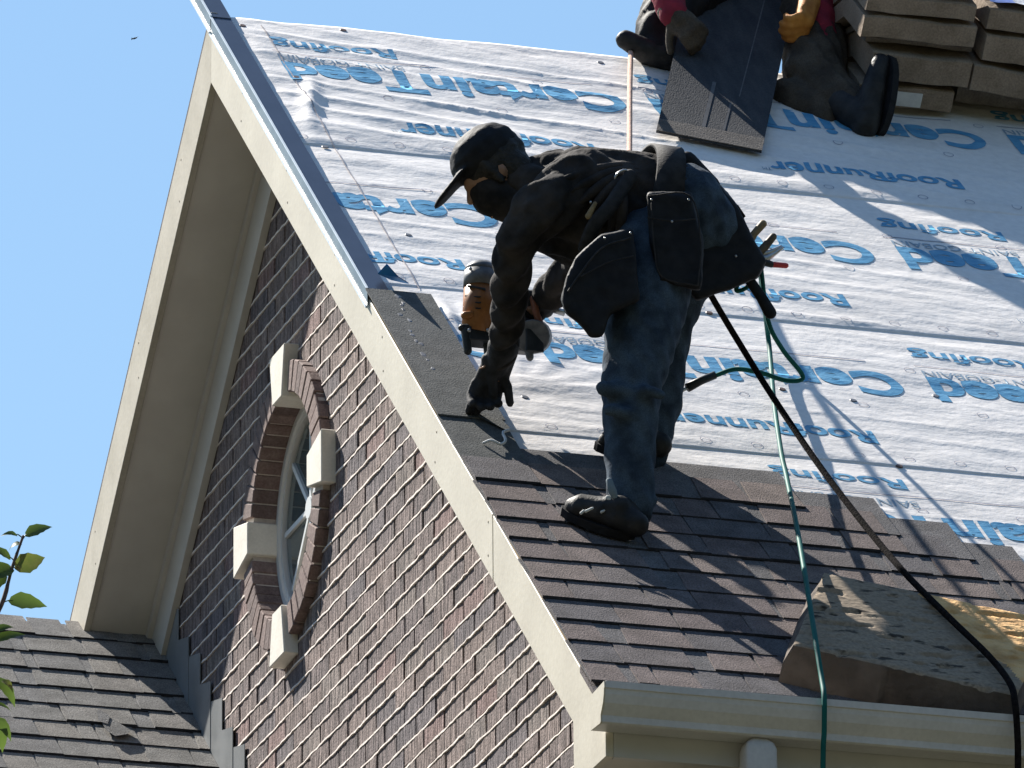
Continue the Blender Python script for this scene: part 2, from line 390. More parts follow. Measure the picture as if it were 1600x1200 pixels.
# round window: ring bricks, stone blocks, frame, spokes, panes
XW = -.032
def yz(a, r): return (WC[0]+r*math.cos(a), WC[1]+r*math.sin(a))
stone_a = .165
for q in range(4):
    c = q*math.pi/2; st = MB()
    for (x0, x1) in ((-.048, .10),):
        ri, rr = .340, .505
        hi, ho = .052, .086
        ca, sa = math.cos(c), math.sin(c)
        pts = [(ri,-hi),(rr,-ho),(rr,ho),(ri,hi)]
        pa = [(x0, WC[0]+p[0]*ca-p[1]*sa, WC[1]+p[0]*sa+p[1]*ca) for p in pts]; pb = [(x1, *p[1:]) for p in pa]
        st.prism(pa, pb)
    obj('stone_block', st, stone_m, house, bevel=.003)
    a0 = c+stone_a+.03; a1 = c+math.pi/2-stone_a-.03; nb_ = 9
    for i in range(nb_):
        b0 = a0+(a1-a0)*i/nb_+.006; b1 = a0+(a1-a0)*(i+1)/nb_-.006
        x = XW-.004*random.random(); ro_ = R_OUT+random.uniform(-.006,.006); ri_ = R_IN+random.uniform(-.003,.003)
        pa = [(x,*yz(b0,ri_)),(x,*yz(b0,ro_)),(x,*yz(b1,ro_)),(x,*yz(b1,ri_))]; pb = [(.105,*p[1:]) for p in pa]
        bm_ = MB(); bm_.prism(pa, pb); obj('ring_brick', bm_, random.choice(ring_m), wall, bevel=.003)
rm = MB(); n = 72                                   # mortar bed of the ring
A = [(XW+.008,*yz(2*math.pi*k/n, R_OUT-.006)) for k in range(n)]; B = [(XW+.008,*yz(2*math.pi*k/n, R_IN+.004)) for k in range(n)]
Cc = [(.104,*yz(2*math.pi*k/n, R_IN+.004)) for k in range(n)]; D = [(.02,*yz(2*math.pi*k/n, R_OUT-.006)) for k in range(n)]
rm.add(A+B+Cc+D, [(k,(k+1)%n,n+(k+1)%n,n+k) for k in range(n)]+[(n+k,n+(k+1)%n,2*n+(k+1)%n,2*n+k) for k in range(n)]+[(k,3*n+k,3*n+(k+1)%n,(k+1)%n) for k in range(n)])
obj('ring_mortar', rm, mortar, wall)
win = empty('round_window', (.09, WC[0], WC[1])); par(win, house)
def annulus(mb, ri, ro, x0, x1, n=64):
    q = [[(x,*yz(2*math.pi*k/n, r)) for k in range(n)] for x, r in ((x0,ro),(x0,ri),(x1,ri),(x1,ro))]
    mb.add(sum(q, []), [(j*n+k, j*n+(k+1)%n, ((j+1)%4)*n+(k+1)%n, ((j+1)%4)*n+k) for j in range(4) for k in range(n)])
f1 = MB(); annulus(f1, .330, .353, .048, .12); annulus(f1, .318, .3295, .058, .12); obj('window_frame', f1, white_frame, win)
for k in range(8):
    a = k*math.pi/4; d = Vector((0, math.cos(a), math.sin(a))); s = Vector((0,-math.sin(a),math.cos(a)))*.008
    c0 = Vector((.060, *WC))+d*.03; c1 = Vector((.060, *WC))+d*.292; dx = Vector((.014,0,0))
    m_ = MB(); m_.hexa([c0-s,c0+s,c1+s,c1-s],[c0-s+dx,c0+s+dx,c1+s+dx,c1-s+dx]); obj('muntin', m_, white_frame, win)
    pn = MB(); a0, a1 = a+.0, a+math.pi/4
    pn.add([(.070,*WC)]+[(.070,*yz(a0+(a1-a0)*i/6, .30)) for i in range(7)], [(0,i,i+1) for i in range(1,7)])
    obj('pane', pn, glass, win)
hb = MB(); n = 20
hb.prism([(.054,*yz(2*math.pi*k/n,.035)) for k in range(n)],[(.075,*yz(2*math.pi*k/n,.035)) for k in range(n)]); obj('hub', hb, white_frame, win)
dk = MB(); dk.box((.30,WC[0]-.6,WC[1]-.6),(.32,WC[0]+.6,WC[1]+.6)); obj('dark_room', dk, black_m, win)

# ------------------------------------------------------------------ rake trim, soffits, eave
def rake_board(name, y0, y1, hb_, ht, x0, x1, m, sgn, cut0=None, parent=house):
    z = lambda y, h: -sgn*T*y+h
    pa = [(x0,y0,z(y0,hb_)),(x0,y1,z(y1,hb_)),(x0,y1,z(y1,ht)),(x0,y0,z(y0,ht))]
    if cut0: pa = cut0
    mb = MB(); mb.prism(pa, [(x1,*p[1:]) for p in pa]); return obj(name, mb, m, parent, bevel=.0015)
zz = lambda y, h: T*y+h
# right rake: two boards with a vertical butt joint
YJ = -3.0
rake_board('fascia_board', YJ+.003, -.0012, 0, .195, -OV, -OV+.022, cream, -1)
pa = [(-OV, -3.725, zz(-3.725,.0)), (-OV, YJ-.003, zz(YJ,0)), (-OV, YJ-.003, zz(YJ,.192)), (-OV, -4.012, zz(-4.012,.192))]
pa.insert(0, (-OV, -3.725, EAVE_Z+.05)); pa.insert(0, (-OV, -4.012, EAVE_Z+.05))
pa[0] = (-OV, -4.012, EAVE_Z); pa[1] = (-OV, -3.728, EAVE_Z)
mb = MB(); mb.prism(pa, [(-OV+.022,*p[1:]) for p in pa]); obj('fascia_board', mb, cream, house, bevel=.0015)
# left rake, dying onto the lower roof
rake_board('fascia_board', .0012, 3.75, 0, .240, -OV+.001, -OV+.023, cream_grey, 1)
for s in (-1, 1):
    ys = (0, s*3.70)
    mb = MB(); pa = [(-OV+.022, ys[0], .012),(0.02, ys[0], .012),(0.02, ys[1], -T*3.70+.012),(-OV+.022, ys[1], -T*3.70+.012)]
    mb.prism(pa, [(p[0],p[1],p[2]+.02) for p in pa]); obj('rake_soffit', mb, soffit_m, house)
    mb = MB(); pa = [(-.026, 0, .011),(-.026, ys[1], -T*3.70+.011),(-.026, ys[1], -T*3.70-.215),(-.026, 0, -.215)]
    mb.prism(pa, [(-.0025,*p[1:]) for p in pa]); obj('frieze_board', mb, soffit_m, house)
    mb = MB(); pa = [(-.042, 0, .0105),(-.042, ys[1], -T*3.70+.0105),(-.042, ys[1], -T*3.70-.03),(-.042, 0, -.03)]
    mb.prism(pa, [(-.0265,*p[1:]) for p in pa]); obj('bed_moulding', mb, soffit_m, house)
for sgn_, hs_ in ((-1, (.05,.15)), (1, (.06,.18))):
    for i_ in range(6):
        for h_ in hs_:
            yy_ = sgn_*(.35+.52*i_+.03*random.random())
            if sgn_ > 0 and yy_ > 1.5: continue
            nh = MB(); zc_ = -T*abs(yy_)+h_; xf_ = -OV-.0006+(.001 if sgn_ > 0 else 0)
            nh.prism([(xf_+.0008, yy_+.004*math.cos(a_), zc_+.004*math.sin(a_)) for a_ in [k_*math.pi/4 for k_ in range(8)]], [(xf_-.0006, yy_+.0032*math.cos(a_), zc_+.0032*math.sin(a_)) for a_ in [k_*math.pi/4 for k_ in range(8)]])
            obj('nail_head', nh, nail_m, house)
# eave: fascia, soffit
mb = MB(); mb.box((-OV+.0225, -4.012, EAVE_Z), (XE, -3.99, -3.235)); obj('eave_fascia', mb, trim, house, bevel=.0015)
mb = MB(); mb.box((-OV+.0225, -3.989, EAVE_Z+.012), (XE, -3.70, EAVE_Z+.03)); obj('eave_soffit', mb, soffit_m, house)
mb = MB(); mb.box((-OV+.0225, -3.80, EAVE_Z-.02), (XE, -3.705, EAVE_Z+.011)); obj('soffit_mould', mb, soffit_m, house)
# gutter: K profile swept along x
GX0 = -.292
prof = [(-4.016,-3.222),(-4.016,-3.318),(-4.098,-3.322),(-4.104,-3.318),(-4.104,-3.300),(-4.112,-3.290),(-4.126,-3.272),(-4.134,-3.250),(-4.136,-3.236),(-4.140,-3.234),(-4.140,-3.215),(-4.124,-3.214),(-4.124,-3.220),(-4.130,-3.222),(-4.130,-3.238),(-4.120,-3.272),(-4.100,-3.296),(-4.096,-3.314),(-4.022,-3.311),(-4.022,-3.222)]
mb = MB(); mb.prism([(GX0+.003,*p) for p in prof], [(XE,*p) for p in prof]); gut = obj('gutter', mb, gut_m, house)
mb = MB(); cp_ = prof[:10]+[(-4.138,-3.216)]; mb.prism([(GX0-.002,*p) for p in cp_], [(GX0+.0025,*p) for p in cp_]); obj('end_cap', mb, cream, gut)
mb = MB()
for xg in (.9, 1.9, 2.9): mb.box((xg,-4.132,-3.219),(xg+.03,-4.018,-3.216))
obj('gutter_strap', mb, gut_m, gut)
ds = MB()
def rrect(x0,x1,y0,y1,z,r=.012,n=3):
    out = []
    for cx,cyy,a0 in ((x1-r,y1-r,0),(x0+r,y1-r,90),(x0+r,y0+r,180),(x1-r,y0+r,270)):
        for k in range(n+1):
            a = math.radians(a0+90*k/n); out.append((cx+r*math.cos(a), cyy+r*math.sin(a), z))
    return out
secs = [rrect(.135,.185,-4.085,-4.03,-3.3225), rrect(.122,.198,-4.092,-4.025,-3.334), rrect(.116,.204,-4.096,-4.022,-3.352), rrect(.115,.205,-4.096,-4.02,-3.60), rrect(.115,.205,-3.86,-3.78,-3.95), rrect(.115,.205,-3.80,-3.715,-4.05), rrect(.115,.205,-3.80,-3.715,GROUND+.1)]
k = len(secs[0]); ds.add(sum(secs,[]), [(i*k+j, i*k+(j+1)%k, (i+1)*k+(j+1)%k, (i+1)*k+j) for i in range(len(secs)-1) for j in range(k)])
obj('downspout', ds, gut_m, house, smooth=True)

# ------------------------------------------------------------------ main roof deck, underlayment, print
HD = .195                                           # deck surface above the fascia line (vertical)
RV = .055                                           # ridge, metres up the slope from y = 0
dk_ = MB()
A0, A1 = RP(-OV+.004, RV, HD), RP(XE, RV, HD); B0, B1 = RP(-OV+.004, -5.29, HD), RP(XE, -5.29, HD); o = Vector((0,0,-.035))
dk_.hexa([B0+o,B1+o,A1+o,A0+o],[B0,B1,A1,A0]); deck = obj('roof_slope', dk_, deck_m, house)
bs = MB(); c0 = Vector((-OV+.004, 3.85, A0.z-T*(3.85-A0.y)*1)); c1 = Vector((XE, 3.85, c0.z))
bs.hexa([A0+o+V(0,.002,0),A1+o+V(0,.002,0),c1+o,c0+o],[A0+V(0,.002,0),A1+V(0,.002,0),c1,c0]); obj('back_slope', bs, sh_m[3], house)

def vnoise(x, y, seed):
    x = np.asarray(x, float); y = np.asarray(y, float)
    xi = np.floor(x).astype(int); yi = np.floor(y).astype(int); fx = x-xi; fy = y-yi
    fx = fx*fx*(3-2*fx); fy = fy*fy*(3-2*fy)
    def hsh(a, b):
        n = (a*374761393+b*668265263+seed*1442695041) & 0x7fffffff
        n = ((n ^ (n >> 13))*1274126177) & 0x7fffffff
        return ((n ^ (n >> 16)) & 0xffff)/65535.
    return (hsh(xi,yi)*(1-fx)+hsh(xi+1,yi)*fx)*(1-fy)+(hsh(xi,yi+1)*(1-fx)+hsh(xi+1,yi+1)*fx)*fy
SEAMS = [RV, -1.068, -2.222, -3.325, -4.45]
ROLL_A = [1.25, .8, .75, .6]
def wrink(u, v, k):                                 # height of the sheet's folds above its bed (metres)
    u = np.asarray(u, float); v = np.asarray(v, float)
    wv = v+(.17,.10,.08,.09)[k]*u
    r1 = 1-np.abs(2*vnoise(u*.9+k*7, wv*8.5, 3+k)-1)
    r2 = 1-np.abs(2*vnoise(u*1.7+k*3, wv*17+u*1.2, 13+k)-1)
    n3 = vnoise(u*6, v*9, 23+k); n4 = vnoise(u*13+v*4, v*17-u*3, 33+k)
    mod = .35+.9*vnoise(u*1.3+5, v*2.2, 43+k)
    h = (.0066*r1**4+.0022*r2**3)*mod+.0056*n3+.0020*n4
    h = h*ROLL_A[k]*(1 if k == 0 else np.clip((SEAMS[k]-v)/.12, .03, 1))
    if k == 0:                                      # upright puckered fold beside the drip edge
        h = h+.022*np.exp(-((u-(-.075+.05*np.sin((v+.7)*5)))/.026)**2)*np.exp(-((v+.70)/.19)**2)
    if k == 2:                                      # folds fanning out near the worker's hand
        for a, s in ((.55,.02),(.95,.018),(1.35,.016),(.2,.016)):
            du, dv = u-.06, v+2.98
            al = du*math.cos(a)+dv*math.sin(a); pe = -du*math.sin(a)+dv*math.cos(a)
            h = h+.011*np.exp(-(pe/(s+.05*np.clip(al,0,1)))**2)*np.clip(al*6,0,1)*np.exp(-np.clip(al,0,2)*4)
        h = h+.014*np.exp(-((u+.03)/.02)**2)*np.exp(-((v+2.45)/.13)**2)+.011*np.exp(-((u-.05)/.03)**2)*np.exp(-((v+2.5)/.15)**2)
    return h
def mh(u, v, k):                                    # full vertical offset of sheet k
    v = np.asarray(v, float)
    lo = SEAMS[k+1]
    lift = .0010*np.clip((v-(lo-.0))/-.3+1, 0, 1)*1.0
    return HD+.006+.0014*(3-k)+lift+wrink(u, v, k)*np.clip((v-SEAMS[k+1])/.05+.25,.25,1)*np.clip((np.asarray(u)+OV-.06)*12+.35, .3, 1)
U0, U1 = -OV+.015, 4.2
for k in range(4):
    v1 = SEAMS[k]+(.0 if k == 0 else .11); v0 = SEAMS[k+1]
    nu, nv = 340, 96
    us = np.linspace(U0, U1, nu); vv = np.linspace(v0, v1, nv)
    if k == 0: vv = np.append(vv, [])
    UU, VV = np.meshgrid(us, vv); H = mh(UU, VV, k)
    # ragged lower edge
    VV = VV.copy(); VV[0] += .004*vnoise(us*3, us*0, 90+k)
    P = np.stack([UU, VV*CP, T*VV*CP+H], -1).reshape(-1, 3)
    f = [(j*nu+i, j*nu+i+1, (j+1)*nu+i+1, (j+1)*nu+i) for j in range(nv-1) for i in range(nu-1)]
    # thickness lip along the lower edge
    b = len(P); lip = np.stack([us, VV[0]*CP, T*VV[0]*CP+HD+.003+0*us], -1); P = np.vstack([P, lip])
    f += [(i, b+i, b+i+1, i+1) for i in range(nu-1)]
    if k == 0:                                      # fold over the ridge
        b = len(P); top = (nv-1)*nu
        ov = P[top:top+nu].copy(); ov[:,1] += .16; ov[:,2] -= .12; P = np.vstack([P, ov])
        f += [(top+i, top+i+1, b+i+1, b+i) for i in range(nu-1)]
    me = bpy.data.meshes.new('underlayment'); me.from_pydata(P.tolist(), [], f); me.update()
    sh = link('underlayment_sheet', me, memb, house, True)
    if k == 0: sheets = []
    sheets.append(sh)

def text_tris(s, off=.0, shear=0):
    cu = bpy.data.curves.new('t', 'FONT'); cu.body = s; cu.size = 1; cu.offset = off; cu.resolution_u = 5; cu.shear = shear
    ob = bpy.data.objects.new('t', cu); col.objects.link(ob); bpy.context.view_layer.update()
    me = bpy.data.meshes.new_from_object(ob.evaluated_get(bpy.context.evaluated_depsgraph_get()))
    bpy.data.objects.remove(ob)
    v = np.array([p.co[:2] for p in me.vertices]); f = [tuple(p.vertices) for p in me.polygons]
    bpy.data.meshes.remove(me); return v, f
TX = {}
def lettering(s, ustart, vbase, width, cap, k, m, off=.02, umin=-OV+.03, name='lettering'):
    if s not in TX: TX[s] = text_tris(s, off)
    v, f = TX[s]
    xs = v[:,0]-v[:,0].min(); wd = xs.max(); capu = .70
    u = ustart-xs*width/wd; vv = vbase-v[:,1]*cap/capu
    if u.min() > 4.0 or u.max() < umin: return
    bm = bmesh.new(); V_ = [bm.verts.new((a,b,0)) for a,b in zip(u,vv)]
    for q in f:
        try: bm.faces.new([V_[i] for i in q])
        except ValueError: pass
    bmesh.ops.remove_doubles(bm, verts=bm.verts, dist=1e-5)
    bmesh.ops.triangulate(bm, faces=bm.faces)
    if u.min() < umin:
        bmesh.ops.bisect_plane(bm, geom=bm.verts[:]+bm.edges[:]+bm.faces[:], plane_co=(umin,0,0), plane_no=(-1,0,0), clear_outer=True)
    for _ in range(3):
        es = [e for e in bm.edges if e.calc_length() > .022]
        if not es: break
        bmesh.ops.subdivide_edges(bm, edges=es, cuts=1); bmesh.ops.triangulate(bm, faces=bm.faces)
    co = np.array([q.co[:2] for q in bm.verts])
    if len(co) == 0: bm.free(); return
    h = mh(co[:,0], co[:,1], k)+.0022
    for q,hh in zip(bm.verts, h): q.co = RP(q.co.x, q.co.y, float(hh))
    for q in bm.faces:
        q.normal_update()
        if q.normal.z < 0: q.normal_flip()
    me = bpy.data.meshes.new(name); bm.to_mesh(me); bm.free()
    return link(name, me, m, sheets[k], True)
def strip(k, ua, ub, v, wd, m, name='printed_line'):
    ua = max(ua, -OV+.03); n = max(2, int((ub-ua)/.03))
    if ub <= ua: return
    us = np.linspace(ua, ub, n); a = [RP(x, v+wd/2, float(mh(x, v+wd/2, k))+.002) for x in us]; b = [RP(x, v-wd/2, float(mh(x, v-wd/2, k))+.002) for x in us]
    mb = MB(); mb.add(a+b, [(i+1,i,n+i,n+i+1) for i in range(n-1)]); return obj(name, mb, m, sheets[k], fix=False)
CTS = [1.016, 1.525, 1.312, 1.80]
PER = 1.205
BASE = [(-.338,-.135,-.250,-.280,-.815), (-1.492,-1.262,-1.400,-1.432,-1.970), (-2.600,-2.378,-2.505,-2.545,-3.075), (-3.715,-3.437,-3.560,-3.595,-4.18)]
for k in range(4):
    ct, rfv, ln, sg, rr = BASE[k]
    for j in (-1, 0, 1, 2):
        c = CTS[k]+PER*j
        if c < -.3 or c > 3.6: continue
        if k == 3 and c < .7: continue
        lettering('CertainTeed', c, ct, 1.11, .168, k, ink, .036)
        lettering('Roofing', c-.70, rfv, .405, .072, k, ink, .02)
        strip(k, c-1.12, c-.07, ln, .006, ink3)
        lettering('SAINT-GOBAIN', c-.70, sg, .41, .045, k, ink2, .008)
        if k < 3: lettering('RoofRunner', c-.205, rr, .635, .090, k, ink, .026); lettering('TM', c-.84, rr-.055, .03, .022, k, ink2, .0)
# printed nailing circles
def ringmark(k, u, v, r=.017, wd=.0028):
    if u < -OV+.06: return
    n = 18; a = []; b = []
    for i in range(n):
        t = 2*math.pi*i/n
        for L_, q in ((a, r), (b, r-wd)):
            x, y = u+q*math.cos(t), v+q*math.sin(t); L_.append(RP(x, y, float(mh(x, y, k))+.002))
    mb = MB(); mb.add(a+b, [(i,(i+1)%n,n+(i+1)%n,n+i) for i in range(n)]); return obj('nailing_mark', mb, ink3, sheets[k], fix=False)
for k in range(3):
    for i in range(20): ringmark(k, -.17+.155*i+.05*k, SEAMS[k+1]+.055+.004*random.random())
    for i in range(7): ringmark(k, .02+.37*i+.12*k, SEAMS[k]-.33+.006*random.random()); ringmark(k, .2+.37*i+.1*k, SEAMS[k]-.64)
for i in range(6): ringmark(3, .8+.3*i, -3.66)
def cap(px, py, k, m, r=.0115):
    p = rf(px, py, HD+.03); u, v = p.x, p.y/CP; n = 14
    c = RP(u, v, float(mh(u, v, k)))
    e1 = Vector((1,0,0)); e2 = DS
    a = [c+(e1*math.cos(2*math.pi*i/n)+e2*math.sin(2*math.pi*i/n))*r+NR*.0005 for i in range(n)]
    b = [c+(e1*math.cos(2*math.pi*i/n)+e2*math.sin(2*math.pi*i/n))*r*.8+NR*.003 for i in range(n)]
    mb = MB(); mb.prism(a, b); obj('nail_cap', mb, m, sheets[k])
for px,py,k,m in [(379,33,0,cap_m),(536,42,0,cap_m),(938,90,0,cap_g),(508,222,0,cap_g),(638,360,1,cap_g),(820,610,2,cap_g),(1222,599,2,cap_m),(1333,617,2,cap_g),(1462,609,2,cap_g),(1405,718,2,cap_m),(1108,480,1,cap_m),(463,116,0,cap_m)]:
    cap(px,py,k,m)
# chalk line snapped down the slope
cl = MB(); p0 = rf(408,38,HD+.02); p1 = rf(655,447,HD+.02); n = 60; L1 = []; L2 = []
for i in range(n+1):
    q = p0.lerp(p1, i/n); u, v = q.x, q.y/CP; k = 0 if v > SEAMS[1] else 1 if v > SEAMS[2] else 2
    h = float(mh(u, v, k))+.003; L1.append(RP(u-.0022, v, h)); L2.append(RP(u+.0022, v, h))
cl.add(L1+L2, [(i,n+1+i,n+2+i,i+1) for i in range(n)]); obj('chalk_line', cl, chalk, house, fix=False)
# torn sheet corner curling up at the seam near the rake, blue back showing
fl = MB(); fp = [rf(640,444,HD+.03), rf(612,438,HD+.03), rf(590,428,HD+.06), rf(604,413,HD+.12), rf(622,433,HD+.08)]
fl.add([fp[0],fp[1],fp[2],fp[3],fp[4]], [(0,1,4),(1,2,4),(2,3,4)])
fb = [p+Vector((.002,.004,.004)) for p in fp]; fl.add(fb, [(4,1,0),(4,2,1),(4,3,2)]); obj('torn_sheet_corner', fl, flap_blue, house, fix=False)

# drip edge up the rake, running past the ridge
def rake_strip(name, v0, v1, ua, ub, ha, hb_, m, thick=.0025, n=1):
    mb = MB(); a = [RP(ua,v0,ha),RP(ub,v0,hb_),RP(ub,v1,hb_),RP(ua,v1,ha)]
    mb.hexa([p-Vector((0,0,thick)) for p in a], a); return obj(name, mb, m, house)
for v0,v1 in ((-2.345,-.02),(-.03,.42)):
    e = .004 if v0 > -1 else 0
    rake_strip('drip_edge', v0, v1, -OV-.006, -OV+.060, HD+.035+e, HD+.035+e, sky_navy)
    mb = MB(); a = [RP(-OV-.006,v0,HD+.032+e),RP(-OV-.006,v1,HD+.032+e),RP(-OV-.006,v1,HD-.022+e),RP(-OV-.006,v0,HD-.022+e)]
    mb.prism(a, [p+Vector((.002,0,0)) for p in a])
    a = [RP(-OV-.012,v0,HD-.018+e),RP(-OV-.012,v1,HD-.018+e),RP(-OV-.012,v1,HD-.026+e),RP(-OV-.012,v0,HD-.026+e)]
    mb.prism(a, [p+Vector((.006,0,0)) for p in a], 1)
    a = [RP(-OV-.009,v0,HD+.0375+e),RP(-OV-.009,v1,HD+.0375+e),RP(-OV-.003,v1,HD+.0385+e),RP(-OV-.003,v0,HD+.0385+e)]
    mb.prism(a, [p-Vector((0,0,.004)) for p in a], 1)  # corner highlight painted as a pale strip
    obj('drip_edge_flange', mb, [drip_side, drip_hem_glint], house)

# ------------------------------------------------------------------ shingles
HS = HD+.022
def shingle(name, ua, ub, vb, ht, mats, parent, hbase=HS, plane=0.0, tabs=True, expo=.143, lift=.0155, seed=0):
    """one laminated strip: sloping sheet with granule-faced raised tabs along its butt edge"""
    R = random.Random(seed); mb = MB()
    def P(u, v, h): p = RP(u, v, h+hbase); p.z += plane; return p
    th = .004; b0 = lift+random.uniform(-.0012,.0012); sk = R.uniform(-.002,.002)
    def top(v): return b0+(.001-b0)*(v-vb)/ht
    base_i = 5 if tabs else 0
    mb.hexa([P(ua,vb,top(vb)-th-.001),P(ub,vb+sk,top(vb)-th-.001),P(ub,vb+ht,-.003),P(ua,vb+ht,-.003)],
            [P(ua,vb,top(vb)),P(ub,vb+sk,top(vb)),P(ub,vb+ht,top(vb+ht)),P(ua,vb+ht,top(vb+ht))], base_i); mb.m[-4] = 6
    if tabs:
        u = ua
        while u < ub-.03:
            wd = R.uniform(.09,.24); e = min(u+wd, ub)
            hgt = .0038+R.uniform(-.0016,.0022); tp = R.uniform(.0,.012); d = -.0015+R.uniform(-.003,.002)
            v1 = vb+expo+.03
            a = [P(u,vb+d,top(vb)-.003),P(e,vb+d,top(vb)-.003),P(e-tp,v1,top(v1)-.002),P(u+tp,v1,top(v1)-.002)]
            b = [P(u,vb+d,top(vb)+hgt),P(e,vb+d,top(vb)+hgt),P(e-tp,v1,top(v1)+hgt*.8),P(u+tp,v1,top(v1)+hgt*.8)]
            mb.hexa(a, b, R.randrange(5)); mb.m[-4] = 6; u = e+R.choice((.0,.0,.0005,.001,.03,.06))
    return obj(name, mb, mats, parent)
ENDS = [.714, .961, 1.145, 1.300, 1.62, 1.90, 2.2, 2.5, 2.8, 3.1, 3.3]
sid = 0
for k in range(11):
    vb = -3.793-.1392*k; end = ENDS[k]; u = -OV-.012+random.uniform(-.004,.004)
    cuts = [u]; x = -OV+.0+(.18+.165*((k*3) % 5))
    while x < end-.12: cuts.append(x); x += .80+.2*random.random()
    cuts.append(end)
    for a, b in zip(cuts, cuts[1:]):
        sid += 1; shingle('shingle', a+.0012, b-.0012, vb, .300, sh_m, deck, seed=sid, hbase=HS+.001*(sid % 2))
mb = MB(); mb.hexa([RP(-OV-.012,-5.30,HD+.002),RP(3.2,-5.30,HD+.002),RP(3.2,-5.05,HD+.002),RP(-OV-.012,-5.05,HD+.002)],[RP(-OV-.012,-5.30,HD+.02),RP(3.2,-5.30,HD+.02),RP(3.2,-5.05,HD+.019),RP(-OV-.012,-5.05,HD+.019)])
obj('eave_starter', mb, sh_m[1], house)
# grey starter strips laid up the rake
def starter(v0, v1, ua, ub, lift, skew=0):
    mb = MB(); h = HS+lift
    mb.hexa([RP(ua,v0,h-.004),RP(ub,v0,h-.004),RP(ub+skew,v1,h-.004),RP(ua,v1,h-.004)],[RP(ua,v0,h+.001),RP(ub,v0,h+.001),RP(ub+skew,v1,h+.001),RP(ua,v1,h+.001)])
    return obj('starter_strip', mb, starter_m, house), h
s1, h1 = starter(-3.315, -2.345, -OV-.012, -.062, .014)
s2, h2 = starter(-3.62, -3.30, -OV-.012, -.065, .0065)
R = random.Random(5)
for i in range(13):
    v = -2.40-.60*(i/13)**1.2+R.uniform(-.035,.035); u = -.180-.02*i/13+R.uniform(-.014,.014); mb = MB()
    n = R.choice((5,6,7)); ra = R.uniform(.005,.011); h = h1+.0012
    ring = [(u+ra*R.uniform(.5,1.3)*math.cos(2*math.pi*j/n), v+ra*1.6*R.uniform(.5,1.4)*math.sin(2*math.pi*j/n)) for j in range(n)]
    mb.prism([RP(x,y,h) for x,y in ring], [RP(u+(x-u)*.6,v+(y-v)*.6,h+.0012) for x,y in ring]); obj('sealant_dab', mb, sealant, s1)

# ------------------------------------------------------------------ lower roof at the left
LH = -2.658
lr = MB(); YR = 1.605
a = [(-4.5,YR,T*YR+LH-.03),(-.003,YR,T*YR+LH-.03),(-.003,-1.6,-T*1.6+LH-.03),(-4.5,-1.6,-T*1.6+LH-.03)]
lr.prism([(p[0],p[1],p[2]-.04) for p in a], a)
a = [(-4.5,YR+.002,T*YR+LH-.03),(-.003,YR+.002,T*YR+LH-.03),(-.003,3.6,T*YR+LH-.03-T*2.0),(-4.5,3.6,T*YR+LH-.03-T*2.0)]
lr.prism([(p[0],p[1],p[2]-.04) for p in a], a)
lroof = obj('lower_roof', lr, sh2_m[3], house)
lwl = MB(); lwl.box((-4.3,-1.3,GROUND),(-.01,3.4,-3.95)); obj('wing_wall', lwl, brick_m[0], house)
for k in range(20):
    vb = 1.975-.1385*k; u = -3.2-random.random()*.5
    while u < -.02:
        e = min(u+.9+.15*random.random(), -.006 if k else -.006); sid += 1
        shingle('shingle', u+.0012, e-.0012, vb, .26 if k else .137, sh2_m, lroof, hbase=-.024, plane=LH, seed=sid, lift=.0145); u = e
# worn-off scrap of shingle lying loose on the lower roof
def lrp(px, py, h): n_ = Vector((0,-T,1)); kk = ray(px,py); return CAM+kk*((LH+h-n_.dot(CAM))/n_.dot(kk))
sc = MB(); pp = [(150,1113),(170,1120),(205,1141),(198,1147),(180,1150),(166,1141)]; sc.prism([lrp(*p,.004) for p in pp],[lrp(*p,.016) for p in pp]); obj('shingle_patch', sc, sh2_m[1], lroof)
sc = MB(); pp = [(152,1110),(157,1109),(172,1120),(168,1131),(153,1126)]; sc.prism([lrp(*p,.017) for p in pp],[lrp(*p,.020) for p in pp]); obj('shingle_patch', sc, sh2_m[3], lroof)
# stepped flashing against the gable wall
ysf = 1.40; i = 0
while ysf > -.9:
    y2 = ysf-.134; zt = T*ysf+LH+.155-.02*(i % 2); mb = MB()
    pa = [(-.010-.002*(i%2),ysf+.012,T*(ysf+.012)+LH-.02),(-.010-.002*(i%2),y2,T*y2+LH-.02),(-.010-.002*(i%2),y2,zt-.03),(-.010-.002*(i%2),ysf+.012,zt)]
    mb.prism(pa, [(p[0]+.003,p[1],p[2]) for p in pa])
    fa = [(-.10,ysf,T*ysf+LH+.004),(-.0105,ysf,T*ysf+LH+.004),(-.0105,y2,T*y2+LH+.004),(-.10,y2,T*y2+LH+.004)]
    obj('step_flashing', mb, flash_m, house); ysf = y2; i += 1


